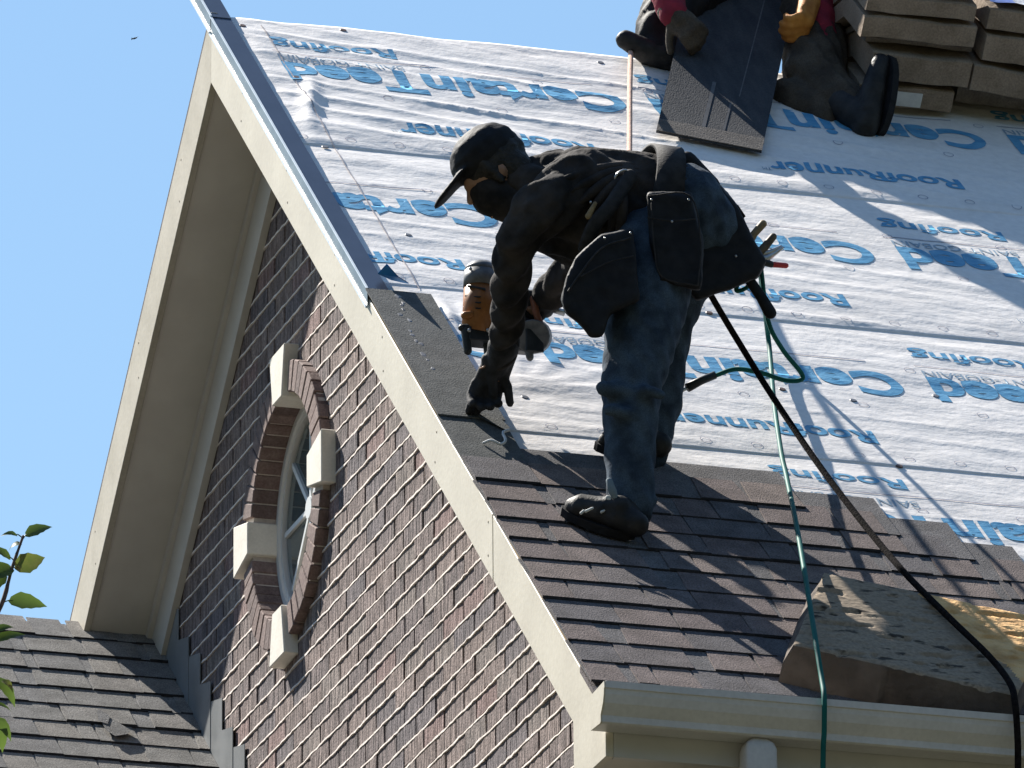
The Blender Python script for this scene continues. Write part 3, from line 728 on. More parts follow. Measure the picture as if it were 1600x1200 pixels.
# ------------------------------------------------------------------ organic shapes
def soup(name, mb, mats, parent=None, voxel=.012, smooth=4, noise=0, nscale=.08, folds=None):
    """overlapping tapered shapes fused into one continuous surface"""
    me = bpy.data.meshes.new(name); me.from_pydata(mb.v, [], mb.f)
    bm = bmesh.new(); bm.from_mesh(me); bmesh.ops.recalc_face_normals(bm, faces=bm.faces); bm.to_mesh(me); bm.free()
    ob = bpy.data.objects.new(name, me); col.objects.link(ob)
    r = ob.modifiers.new('r', 'REMESH'); r.mode = 'VOXEL'; r.voxel_size = voxel
    if smooth: sm = ob.modifiers.new('s', 'SMOOTH'); sm.iterations = smooth; sm.factor = .5
    if noise:
        tx = bpy.data.textures.new(name, 'CLOUDS'); tx.noise_scale = nscale; tx.noise_depth = 3
        d = ob.modifiers.new('d', 'DISPLACE'); d.texture = tx; d.strength = noise; d.mid_level = .5; d.texture_coords = 'GLOBAL'
    fe = None
    if folds:
        fe = bpy.data.objects.new('fold_space', None); col.objects.link(fe); fe.scale = (folds[1],)*3; fe.rotation_euler = folds[2]
        tm = bpy.data.textures.new(name+'_folds', 'MARBLE'); tm.noise_scale = .8; tm.turbulence = 3.5; tm.marble_type = 'SOFT'; tm.noise_depth = 2
        d2 = ob.modifiers.new('f', 'DISPLACE'); d2.texture = tm; d2.strength = folds[0]; d2.mid_level = .5; d2.texture_coords = 'OBJECT'; d2.texture_coords_object = fe
    bpy.context.view_layer.update()
    m2 = bpy.data.meshes.new_from_object(ob.evaluated_get(bpy.context.evaluated_depsgraph_get()))
    bpy.data.objects.remove(ob); bpy.data.meshes.remove(me); m2.name = name
    if fe: bpy.data.objects.remove(fe)
    return link(name, m2, mats, parent, True)
def hand(mb, W, d, nrm, side, curl=(25,35,25), spread=.10, thumb=None, size=1.0, rr=.0105, tcurl=20):
    """palm and five fingers: W wrist, d finger direction, nrm = side the palm faces, side=+1/-1 where the thumb sits"""
    d = d.normalized(); nrm = (nrm-d*nrm.dot(d)).normalized(); s = d.cross(nrm).normalized()
    for o in (-.024,-.008,.008,.024):
        mb.tube([W-d*.02*size+s*o*.7*size, W+d*.045*size+s*o*size, W+d*.085*size+s*o*1.05*size], [.017*size,.0165*size,.013*size], 10)
    for i,(o,L) in enumerate(zip((.030,.010,-.010,-.029),(.072,.082,.077,.060))):
        o *= side; p = W+d*.082*size+s*o*size; a = 0; pts = [p]; dirn = (d+s*(o/.03)*spread).normalized()
        for j,fr in enumerate((.45,.31,.24)):
            a += math.radians(curl[j]*(1+.08*i)); q = dirn*math.cos(a)+nrm*math.sin(a); p = p+q*L*fr*size; pts.append(p)
        mb.tube(pts, [rr*size,rr*.97*size,rr*.9*size,rr*.8*size], 10)
    td = thumb.normalized() if thumb else (d*.55+s*side*.7+nrm*.35).normalized()
    p = W+d*.022*size+s*side*.026*size; q = p+td*.045*size; e = (td*math.cos(math.radians(tcurl))+d*math.sin(math.radians(tcurl))).normalized()
    mb.tube([p-td*.01, q, q+e*.032*size], [.0145*size,.0125*size,.0105*size], 10)
def head(W, f, upv, parent, nm='hair', cap=False):
    """returns a builder for skull, jaw, nose, ears; f = facing, upv = crown direction"""
    f = f.normalized(); upv = (upv-f*upv.dot(f)).normalized(); s = f.cross(upv)
    m = MB()
    m.ell(W+upv*.025-f*.012, (f*.098, s*.076, upv*.098)); m.ell(W-upv*.055+f*.03, (f*.060, s*.055, upv*.062))
    m.tube([W+f*.083+upv*.012, W+f*.104-upv*.022], [.009,.014], 8)                      # nose
    m.ell(W+f*.080+upv*.024, (f*.012, s*.048, upv*.010))                                # brow
    m.ell(W+f*.082-upv*.060, (f*.010, s*.022, upv*.007)); m.ell(W+f*.079-upv*.090, (f*.014, s*.020, upv*.014))  # lips, chin
    for q in (-1,1): m.ell(W+s*.070*q-f*.008-upv*.012, (f*.016, s*.009, upv*.026)); m.ell(W+s*.03*q+f*.074+upv*.006, (f*.010, s*.013, upv*.008))
    h = MB(); h.ell(W+upv*.038-f*.020, (f*.108, s*.086, upv*.100)); h.ell(W-upv*.025-f*.050, (f*.062, s*.080, upv*.085))
    for q in (-1,1): h.tube([W+s*.070*q+upv*.03+f*.02, W+s*.068*q-upv*.045+f*.008],[.016,.010],8)
    if cap:
        h.tube([W+f*.07+upv*.062, W+f*.15+upv*.045], [.055,.05], 12, flat=(upv,.16))
    return m, h

# ------------------------------------------------------------------ worker bending over the rake
person = empty('person', rf(950, 838, .24))
tag(person, 'worker in black jacket and dark jeans bending over the roof edge with a nailer', 'person')
j = at
LEGL = [(j(1020,390,-3.02),.128),(j(1010,470,-3.07),.122),(j(1000,540,-3.10),.102),(j(987,600,-3.12),.088),(j(985,660,-3.13),.078),(j(984,720,-3.13),.072),(j(986,792,-3.13),.066)]
LEGR = [(j(1085,380,-2.82),.125),(j(1050,450,-2.77),.105),(j(1034,510,-2.73),.088),(j(1024,580,-2.70),.086),(j(1022,630,-2.685),.083),(j(1014,660,-2.68),.077),(j(1008,704,-2.67),.070)]
TOR = [(j(1050,330,-2.93),.138),(j(965,318,-2.88),.146),(j(895,310,-2.83),.140),(j(850,312,-2.79),.100)]
ARML = [(j(842,330,-2.97),.070),(j(803,380,-2.92),.058),(j(797,450,-2.81),.050),(j(792,510,-2.70),.044),(j(783,560,-2.61),.038)]
ARMR = [(j(868,320,-2.62),.075),(j(915,395,-2.52),.060),(j(905,425,-2.48),.056),(j(872,450,-2.40),.045),(j(852,466,-2.36),.040)]
HEAD = j(772,272,-2.76); HF = Vector((-.72,.22,-.62)); HU = Vector((-.62,.10,.78))
yax = Vector((0,1,0))
def lim(mb, L, k=1.0, n=14, flat=None, add=0): mb.tube([p for p,_ in L], [r*k+add for _,r in L], n, flat=flat)
WL = ARML[-1][0]; DL = (j(752,622,-2.505)-WL); WR = ARMR[-1][0]; DR = (j(832,482,-2.33)-WR)
NL = Vector((-.2,.5,-.75)); NRr = Vector((-.6,.1,-.6))
b = MB()
for L in (LEGL, LEGR): lim(b, L, .82)
lim(b, TOR, .86, flat=(yax,1.2)); lim(b, ARML, .72); lim(b, ARMR, .72)
b.tube([j(860,305,-2.79), HEAD], [.062,.056], 12)
hm, hh = head(HEAD, HF, HU, person); b.add(hm.v, hm.f)
for Wq,Dq in ((WL,DL),(WR,DR)): hand(b, Wq, Dq, NL if Wq is WL else NRr, 1, (35,45,20) if Wq is WL else (55,60,40), size=.62, rr=.006)
for L,hl,te in ((LEGL, rf(988,842,.245), rf(878,803,.245)), (LEGR, rf(1024,718,.245), rf(930,702,.245))):
    dd_ = te-hl; b.tube([hl+dd_*.2+NR*.045, hl+dd_*.6+NR*.04], [.022,.018], 10); b.tube([L[-1][0], hl+dd_*.22+NR*.05], [.036,.024], 10)
soup('body', b, skin_m, person, .010, 2)
# jeans
b = MB(); lim(b, LEGL); lim(b, LEGR)
b.ell(j(1062,340,-2.93), (Vector((.138,0,0)), Vector((0,.18,0)), Vector((0,0,.155)))); b.ell(j(1092,362,-2.90), (Vector((.115,0,0)), Vector((0,.17,0)), Vector((0,0,.13))))
for px,py,y,rx in ((953,606,-3.16,.026),(960,640,-3.18,.022),(1012,610,-3.2,.02)):   # folds at the knees
    b.tube([j(px-8,py,y-.02), j(px+22,py+6,y-.03)], [rx,rx*.8], 8)
b.tube([j(952,785,-3.16), j(1018,782,-3.16)], [.020,.020], 8); 
soup('jeans', b, jean_m, person, .009, 6, .003, .10, folds=(.0045,.075,(.9,.4,.2)))
w_ = MB(); w_.tube([j(952,752,-3.195), j(957,768,-3.205), j(962,780,-3.20)], [.010,.013,.008], 8); obj('worn_patch', w_, jean_worn, person, True)
w_ = MB(); w_.tube([j(950,778,-3.19), j(956,783,-3.195)], [.008,.007], 8); obj('ankle_tag', w_, shoe_w, person, True)
# jacket with back folds
b = MB(); lim(b, TOR, 1.0, 18, (yax,1.22)); lim(b, ARML); lim(b, ARMR)
b.tube([TOR[2][0]+V(0,.16,0), ARMR[0][0]],[.09,.075],12); b.tube([TOR[2][0]+V(0,-.12,0), ARML[0][0]],[.10,.08],12)
b.tube([j(985,352,-2.90), j(915,352,-2.86), j(872,345,-2.84)], [.15,.135,.10], 16, flat=(yax,1.15)); b.tube([j(950,385,-2.60), j(905,420,-2.50), j(862,458,-2.39)], [.085,.066,.05], 12)
b.tube([j(868,250,-2.74), j(838,285,-2.86), j(842,330,-2.86)], [.034,.045,.036], 10); b.tube([j(880,290,-2.8), j(828,290,-2.79)], [.10,.078], 12)            # collar
for q in range(8):                                                                              # folds raking across the back
    x0 = 1010-q*4; x1 = 862+q*20; y1 = 292+q*17; c = TOR[1][0]
    b.tube(bez([j(x0,262+q*7,-3.02-.012*q), j((x0+x1)/2+14,262+q*10,-3.045-.012*q), j(x1,y1,-3.03-.008*q)], 5), [.003]+[.0125]*9+[.003], 6) if False else None
soup('jacket', b, jacket_m, person, .008, 6, .010, .12, folds=(.016,.085,(.3,.9,.5)))
for q in range(7):
    x0 = 1004-q*5; x1 = 866+q*17; y1 = 285+q*19
    f_ = MB(); pts = []
    for i in range(9):
        t = i/8; px = x0+(x1-x0)*t; py = (258+q*6)+(y1-258-q*6)*t**1.7
        # ride on the torso surface
        c = TOR[0][0].lerp(TOR[2][0], min(max((1050-px)/155,0),1)); rr_ = .153
        p = j(px,py,-2.9); dz = max(-.98,min(.98,(p.z-c.z)/rr_)); pts.append(j(px,py,c.y-.012-rr_*1.22*math.sqrt(1-dz*dz)*1.03))
    f_.tube(pts, [.004,.011,.016,.019,.019,.017,.015,.010,.003], 8); obj('jacket_fold', f_, jacket_m, person, True)
# gloves
b = MB(); hand(b, WL, DL, NL, 1, (35,45,20), thumb=j(797,630,-2.55)-j(782,575,-2.58), rr=.0125, size=1.2); b.tube([ARML[-1][0].lerp(ARML[-2][0],.35), WL+DL*.2],[.047,.035],12); b.tube([j(781,582,-2.575), j(793,604,-2.565), j(797,630,-2.555)], [.016,.0145,.012], 10); b.tube([j(752,600,-2.55), j(737,630,-2.52), j(732,642,-2.505)], [.018,.0145,.012], 10); b.tube([j(762,608,-2.54), j(752,632,-2.51), j(744,645,-2.50)], [.018,.0145,.012], 10)
soup('glove', b, glove_m, person, .0055, 2)
b = MB(); hand(b, WR, DR, NRr, 1, (55,60,40), rr=.0125, size=1.18); b.tube([ARMR[-1][0].lerp(ARMR[-2][0],.4), WR+DR*.2],[.046,.036],12)
soup('glove', b, glove_m, person, .0055, 2)
soup('hair', hh, hair_m, person, .008, 2, .012, .03)
f_, u_ = HF.normalized(), (HU-HF.normalized()*HU.dot(HF.normalized())).normalized(); s_ = f_.cross(u_); b = MB()
b.ell(HEAD+u_*.060-f_*.014, (f_*.112, s_*.092, u_*.085)); b.tube([HEAD+f_*.075+u_*.052, HEAD+f_*.138+u_*.040], [.074,.060], 16, flat=(u_,.15)); soup('cap', b, black_m, person, .007, 2, .003, .04)
b = MB(); b.tube([HEAD-u_*.045+f_*.040, HEAD-u_*.105+f_*.005, j(835,300,-2.79)], [.068,.068,.082], 16); b.ell(HEAD-u_*.045+f_*.045, (f_*.060,s_*.064,u_*.055)); soup('neck_gaiter', b, jacket_m, person, .008, 3, .010, .04)
# shoes
def shoe(heel, toe, ank, nm='shoe'):
    d = (toe-heel); s_ = d.cross(NR).normalized(); b = MB(); L = d.length; d = d.normalized()
    b.tube([heel+NR*.045, heel+d*L*.45+NR*.048, heel+d*L*.8+NR*.038, toe-d*.03+NR*.032], [.040,.040,.038,.028], 12)
    b.tube([heel+d*.05+NR*.05, ank], [.044,.050], 12); b.tube([heel+d*L*.25+NR*.078, heel+d*L*.60+NR*.050], [.034,.031], 12)
    sh = soup(nm, b, shoe_m, person, .008, 3, .006, .05)
    so_ = MB(); n = 16
    out = []
    for i in range(n):
        a = 2*math.pi*i/n; out.append(heel+d*(L*.5+math.cos(a)*(L*.53))+s_*math.sin(a)*.047*(1-.12*math.cos(a)))
    so_.prism([p+NR*.000 for p in out], [p+NR*.024 for p in out]); obj('sole', so_, black_m, sh)
    return sh
s1_ = shoe(rf(988,842,.245), rf(878,803,.245), LEGL[-1][0])
s2_ = shoe(rf(1024,718,.245), rf(930,702,.245), LEGR[-1][0])
la = MB()
for a_,c_ in (((908,802),(912,798)),((940,800),(946,797)),((915,799),(926,794))):
    la.tube([j(*a_,-3.185), j(*c_,-3.185)], [.0042,.0036], 7)
obj('lace', la, shoe_w, s1_, True)
# tool belt and pouches
bl = MB(); c = j(1012,322,-2.91); ax = (TOR[1][0]-TOR[0][0]).normalized(); e2 = yax.cross(ax).normalized(); n = 36
for sgn in (0,):
    A_ = []; B_ = []; C_ = []; D_ = []
    for i in range(n):
        a = 2*math.pi*i/n; rd = yax*math.cos(a)*.198+e2*math.sin(a)*.166; k_ = Vector((.0,0,0))
        A_.append(c+rd-ax*.040); B_.append(c+rd+ax*.040); C_.append(c+rd*1.06+ax*.040); D_.append(c+rd*1.06-ax*.040)
    bl.add(A_+B_+C_+D_, [(q*n+i, q*n+(i+1)%n, ((q+1)%4)*n+(i+1)%n, ((q+1)%4)*n+i) for q in range(4) for i in range(n)])
belt = obj('tool_belt', bl, belt_m, person, True)
rg = MB(); rc = j(971,275,-3.075); pr = [rc+Vector((.020*math.cos(2*math.pi*i/14), -.006*math.sin(2*math.pi*i/14), .014*math.sin(2*math.pi*i/14)+.010*math.cos(2*math.pi*i/14))) for i in range(15)]
rg.tube(pr, .0038, 7, caps=False); obj('belt_ring', rg, steel, belt, True)
for px,py in ((963,305),(961,309),(923,316)):
    rv = MB(); rv.ell(j(px,py,-3.10), (V(.004,0,0),V(0,.004,0),V(0,0,.004)), 8); obj('rivet', rv, steel, belt, True)
st_ = MB(); st_.tube(bez([j(985,275,-3.08), j(955,320,-3.11), j(930,350,-3.10), j(915,385,-3.06)],5), .022, 8, flat=(yax,.35)); obj('belt_strap', st_, belt_m, belt, True)
tg = MB(); tg.tube([j(919,338,-3.115), j(930,318,-3.115)], [.009,.006], 6, flat=(yax,.4)); obj('leather_tag', tg, tool_wood, belt, True)
def pouch(name, poly, ya, yb, rnd=3):
    b = MB(); b.prism([j(x,y,ya) for x,y in poly], [j(x,y,yb) for x,y in poly]); return soup(name, b, black_m, belt, .011, rnd, .010, .06)
pouch('rear_pouch', [(1100,268),(1128,292),(1150,318),(1163,345),(1176,372),(1198,408),(1184,434),(1140,452),(1088,470),(1066,440),(1078,330)], -3.02, -2.80)
pouch('front_pouch', [(900,400),(940,366),(988,356),(1000,470),(950,492),(942,526),(922,528),(905,505),(884,490),(876,468),(886,430)], -3.24, -3.12)
pouch('side_pouch', [(1010,300),(1080,300),(1100,380),(1095,455),(1030,440),(1015,380)], -3.19, -3.10)
st2 = MB(); cpts = [j(984,372,-3.25), j(940,388,-3.25), j(905,430,-3.25), j(888,455,-3.245)]; st2.tube(bez(cpts,6), .003, 6); obj('pouch_seam', st2, belt_m, belt, True)
for pts_ in ([(1013,306,-3.205),(1078,306,-3.205),(1095,380,-3.205),(1090,446,-3.205)], [(1018,318,-3.205),(1022,385,-3.205),(1034,432,-3.205),(1088,446,-3.205)], [(1012,340,-3.206),(1050,345,-3.212),(1086,342,-3.206)], [(990,400,-3.252),(950,410,-3.254),(908,432,-3.252)]):
    sm_ = MB(); sm_.tube(bez([j(*p) for p in pts_],5), .0022, 5); obj('pouch_seam', sm_, belt_m, belt, True)
for px,py,y_ in ((1018,312,-3.206),(1076,312,-3.206),(1050,346,-3.214),(985,364,-3.25),(945,372,-3.25),(1150,400,-3.03),(1120,330,-3.03)):
    rv = MB(); rv.ell(j(px,py,y_), (V(.0038,0,0),V(0,.003,0),V(0,0,.0038)), 8); obj('rivet', rv, steel, belt, True)
lp = MB(); cc = j(1064,262,-2.95); lp.tube([cc+V(.022*math.cos(a), 0, .030*math.sin(a)) for a in [math.radians(x) for x in range(-20,201,20)]], .013, 8); lp.tube([j(1075,250,-2.95), j(1110,290,-2.94)], [.026,.03], 8, flat=(yax,.8)); obj('tool_loop', lp, black_m, belt, True)
bk_ = MB(); bk_.tube([j(1152,322,-2.93), j(1163,338,-2.93), j(1156,348,-2.93), j(1148,338,-2.93)], .0045, 6); obj('buckle', bk_, black_m, belt, True)

# tools in the rear pouch (things of their own)
def tool(name, label, pts, rad, m, y=-2.90, flat=None):
    mb = MB(); mb.tube([j(*p,y) for p in pts], rad, 9, flat=flat); return tag(obj(name, mb, m, None, True), label, 'tool')
tool('chisel', 'upper wooden handled tool sticking out of the rear tool pouch', [(1165,392),(1178,366),(1192,350)], [.010,.011,.012], tool_wood)
tool('hammer', 'dark wooden tool handle between the upper handle and the pliers in the pouch', [(1178,402),(1190,392),(1208,370)], [.012,.013,.011], mat('dark_tool_wood', (.07,.05,.03), (.12,.09,.05), 40, .6))
pl_ = MB(); pl_.tube([j(1180,404,-2.9), j(1198,404,-2.9), j(1210,396,-2.9), j(1222,387,-2.9)], [.010,.011,.007,.005], 8); pl_.tube([j(1184,398,-2.9), j(1204,394,-2.9), j(1220,385,-2.9)], [.006,.008,.004], 8)
pliers = tag(obj('pliers', pl_, steel, None, True), 'pliers with a red grip poking from the rear tool pouch', 'tool')
pg = MB(); pg.tube([j(1188,408,-2.9), j(1205,413,-2.9)], [.012,.010], 8); obj('jaw', pg, gun_dark, pliers, True)
pg = MB(); pg.tube([j(1205,413,-2.9), j(1228,415,-2.9)], [.0085,.008], 9); obj('grip', pg, tool_red, pliers, True)
hk = MB(); hk.tube([j(1170,436,-2.88), j(1190,465,-2.88), j(1203,488,-2.88)], [.016,.017,.020], 9, flat=(yax,.5)); tag(obj('hammer_holster', hk, black_m, None, True), 'black sheathed tool dangling below the rear tool pouch', 'tool')

# ------------------------------------------------------------------ nail gun
GY = -2.33
gp = lambda x, y, d=0: at(x, y, GY+d)
gun = empty('nail_gun', gp(748,545)); tag(gun, 'orange and black coil nailer held over the white sheet', 'nail gun')
b = MB(); b.tube([gp(744,522), gp(748,478), gp(750,448)], [.043,.046,.047], 18, round_ends=False); obj('housing', b, orange_m, gun, True)
b = MB(); b.tube([gp(750,450), gp(751,425)], [.049,.049], 18, round_ends=False); b.tube([gp(751,426), gp(752,418), gp(752,411)], [.049,.043,.030], 18, round_ends=False); obj('cylinder_cap', b, gun_grey, gun, True)
b = MB(); b.tube([gp(732,447,-.03), gp(757,452,-.048)], [.004,.004], 8); obj('cap_screw', b, gun_dark, gun, True)
b = MB(); b.box(tuple(gp(728,530)-V(.0,.035,.012)), tuple(gp(728,530)+V(.11,.035,.03))); b.tube([gp(727,516,-.02), gp(731,548,-.02)], [.014,.013], 8); b.tube([gp(762,520), gp(764,556)], [.018,.015], 8)
b.tube([gp(722,512,-.02), gp(740,512,-.02)], [.012,.012], 8); obj('nose_piece', b, gun_dark, gun, False, .003)
b = MB(); b.tube([gp(727,493,-.03), gp(735,492,-.03)], [.013,.012], 8); obj('side_knob', b, orange_m, gun, True)
b = MB(); b.tube(bez([gp(765,470), gp(800,462), gp(835,466), gp(850,474)],5), .021, 12); obj('handle', b, gun_dark, gun, True)
b = MB(); b.tube(bez([gp(833,466,-.03), gp(838,490,-.035), gp(845,510,-.035), gp(842,530,-.03)],5), .0105, 10); obj('handle_guard', b, mat('copper_guard', (.20,.07,.04), (.28,.11,.06), 30, .45), gun, True)
b = MB(); b.tube([gp(849,462), gp(853,484)], [.026,.024], 14); obj('handle_end', b, gun_dark, gun, True)
b = MB(); b.tube([gp(862,483), gp(882,489)], [.010,.010], 10, round_ends=False); obj('air_fitting', b, steel, gun, True)
b = MB(); n = 20
c0, c1 = gp(832,526,-.05), gp(836,526,.05); 
b.tube([c0, c1], [.050,.050], 20, round_ends=False); b.tube([gp(826,545,-.03), gp(828,558,-.03)], [.014,.012], 8); b.box(tuple(gp(770,540)-V(0,.02,.014)), tuple(gp(770,540)+V(.12,.02,.014))); obj('coil_magazine', b, gun_grey, gun, False, .003)
for q in range(3):
    b = MB(); b.tube([gp(727+q,462+q*9,-.012), gp(748,464+q*9,-.049), gp(770,462+q*9,-.012)], [.0022,.0022,.0022], 6); obj('housing_rib', b, gun_dark, gun, True)
for x_,y_ in ((735,420),(765,420),(733,516),(762,516)):
    b = MB(); b.ell(gp(x_,y_,-.040), (V(.006,0,0),V(0,.005,0),V(0,0,.006)), 8); obj('bolt', b, steel, gun, True)
b = MB(); b.tube([gp(790,470,-.01), gp(795,482,-.01), gp(803,486,-.01)], [.006,.006,.004], 7); obj('trigger', b, gun_dark, gun, True)
b = MB(); b.box(tuple(gp(822,548,-.055)), tuple(gp(822,548,-.055)+V(.055,.006,.07))); obj('magazine_door', b, gun_dark, gun, False, .003)

# ------------------------------------------------------------------ ropes and hose
def cord(name, pts, rad, m, label, cat, n=7, res=10, parent=None):
    mb = MB(); mb.tube(bez(pts, res), rad, n); o_ = obj(name, mb, m, parent, True)
    if not parent: tag(o_, label, cat)
    return o_
cord('safety_rope', [j(1105,452,-2.86), j(1150,528,-2.78), j(1215,632,-2.86), j(1300,755,-3.10), j(1400,880,-3.42), j(1480,962,-3.74), j(1545,1025,-3.96), j(1578,1068,-4.09), j(1586,1098,-4.155), j(1590,1150,-4.165), j(1591,1230,-4.165), j(1592,1700,-4.165)], .0095, rope_m, 'dark safety rope running from the worker down over the foam pad and gutter', 'rope')
cord('lanyard', [rf(986,68,HD+.05), j(985,100,-.14), j(984,142,-.43), j(983,262,-1.23), j(978,320,-1.9), j(972,345,-2.68)], .0088, tan_rope_m, 'tan rope taut between the ridge and the bending worker', 'rope')
hose = cord('air_hose', [j(1186,408,-2.80), j(1191,450,-2.45), j(1197,500,-2.02), j(1203,550,-1.97), j(1210,631,-2.35), j(1221,708,-2.71), j(1230,749,-2.90), j(1250,850,-3.42), j(1272,985,-3.96), j(1284,1060,-4.10), j(1288,1090,-4.155), j(1288,1140,-4.158), j(1286,1230,-4.16), j(1286,1700,-4.16)], .0075, hose_m, 'long green air hose hanging from the tool pouch down past the gutter', 'hose')
lo = empty('whip_hose', j(1075,605,-2.70)); tag(lo, 'looped green air hose with black coupling behind the jeans', 'hose')
cord('hose_loop', [j(1189,418,-2.82), j(1200,500,-2.80), j(1222,545,-2.76), j(1252,583,-2.72), j(1250,594,-2.71), j(1225,594,-2.70), j(1190,583,-2.70), j(1150,577,-2.70), j(1115,588,-2.70)], .0070, hose_m, None, None, parent=lo)
b = MB(); b.tube([j(1117,586,-2.70), j(1095,595,-2.70), j(1074,606,-2.70)], [.0115,.012,.0135], 10, round_ends=False); obj('coupling', b, gun_dark, lo, True)
b = MB(); b.tube([j(1074,606,-2.70), j(1058,615,-2.70)], [.005,.005], 8); obj('nipple', b, steel, lo, True)
b = MB(); b.tube(bez([j(1180,428,-2.86), j(1168,448,-2.85), j(1152,455,-2.84), j(1152,446,-2.84), j(1162,436,-2.85)],6), .0065, 8); obj('hose_knot', b, hose_m, lo, True)
sp = MB()
def onr(px, py, h): return rf(px, py, HS+h)
sp.tube(bez([onr(756,692,.014), onr(768,688,.03), onr(782,694,.02), onr(790,688,.03), onr(786,676,.03), onr(795,672,.03)],5), .0045, 6, flat=(yax,.6)); tag(obj('plastic_strip', sp, label_w, None, True), 'curl of clear plastic release strip beside the hand on the roof', 'plastic strip')
hs = MB(); P0 = [(733,640),(752,650),(790,672),(800,706),(778,700)]      # shingle tab being placed under the glove
hs.prism([rf(x,y,HS+.010) for x,y in [(730,643),(768,640),(797,668),(792,672)]],[rf(x,y,HS+.018) for x,y in [(730,643),(768,640),(797,668),(792,672)]])
tag(obj('shingle_offcut', hs, starter_m, None), 'narrow dark shingle offcut under the gloved fingers', 'shingle')

# ------------------------------------------------------------------ foam pad
fo_top = [(1288,893),(1240,1006),(1588,1086),(1650,968)]
TH = .112
tp = [rf(x,y,HS+.012+TH/CP) for x,y in fo_top]
N_ = 90; b = MB(); Pq = {}
def fl_(a, b_): return tp[0].lerp(tp[3],a).lerp(tp[1].lerp(tp[2],a),b_)
vsf = []; 
for jv in range(N_+1):
    for iu in range(N_+1):
        a, bb = iu/N_, jv/N_; p = fl_(a, bb); e_ = min(a,1-a,bb,1-bb)
        u_, v_ = p.x, p.y/CP
        pit = float(vnoise(u_*14+2*float(vnoise(u_*20,v_*30,70)), v_*30, 71)); pit2 = float(vnoise(u_*36, v_*70, 72))
        d_ = -.009*min(1,max(0,.30-pit)/.10)-.003*min(1,max(0,.30-pit2)/.12)+.002*float(vnoise(u_*4,v_*5,73))-.005*math.exp(-e_*70)
        vsf.append(p+NR*d_)
b.add(vsf, [])
for jv in range(N_):
    for iu in range(N_):
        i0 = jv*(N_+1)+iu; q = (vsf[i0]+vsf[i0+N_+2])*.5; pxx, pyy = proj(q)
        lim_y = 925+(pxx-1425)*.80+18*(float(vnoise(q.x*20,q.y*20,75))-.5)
        b.f.append((i0,i0+N_+1,i0+N_+2,i0+1)); b.m.append(1 if (pxx > 1420 and pyy < lim_y and pyy > 900) else 0)  # sunlit foam colour only beyond the worker's shadow edge
rim = [vsf[iu] for iu in range(N_+1)]+[vsf[jv*(N_+1)+N_] for jv in range(1,N_+1)]+[vsf[N_*(N_+1)+iu] for iu in range(N_-1,-1,-1)]+[vsf[jv*(N_+1)] for jv in range(N_-1,0,-1)]
cen = sum(tp, Vector())/4
lowr = []; midr = []
for i,p in enumerate(rim):
    o_ = (p-cen); o_ = (o_-NR*o_.dot(NR)).normalized(); wob = .006*float(vnoise(i*.12,1.5,77))
    lf_ = .022 if o_.x < -.55 else 0; midr.append(p-NR*TH*.45+o_*(.008+wob+lf_*.6)); lowr.append(p-NR*(TH*.97)+o_*(.0+wob+lf_))
n = len(rim); b.add(list(rim)+midr+lowr, [(q*n+i, (q+1)*n+i, (q+1)*n+(i+1)%n, q*n+(i+1)%n) for q in range(2) for i in range(n)], 2)
foam = obj('foam_pad', b, [foam_top, foam_bare_sunlit, foam_side], None, True); tag(foam, 'worn pitted foam pad lying on the shingles above the gutter', 'foam pad')

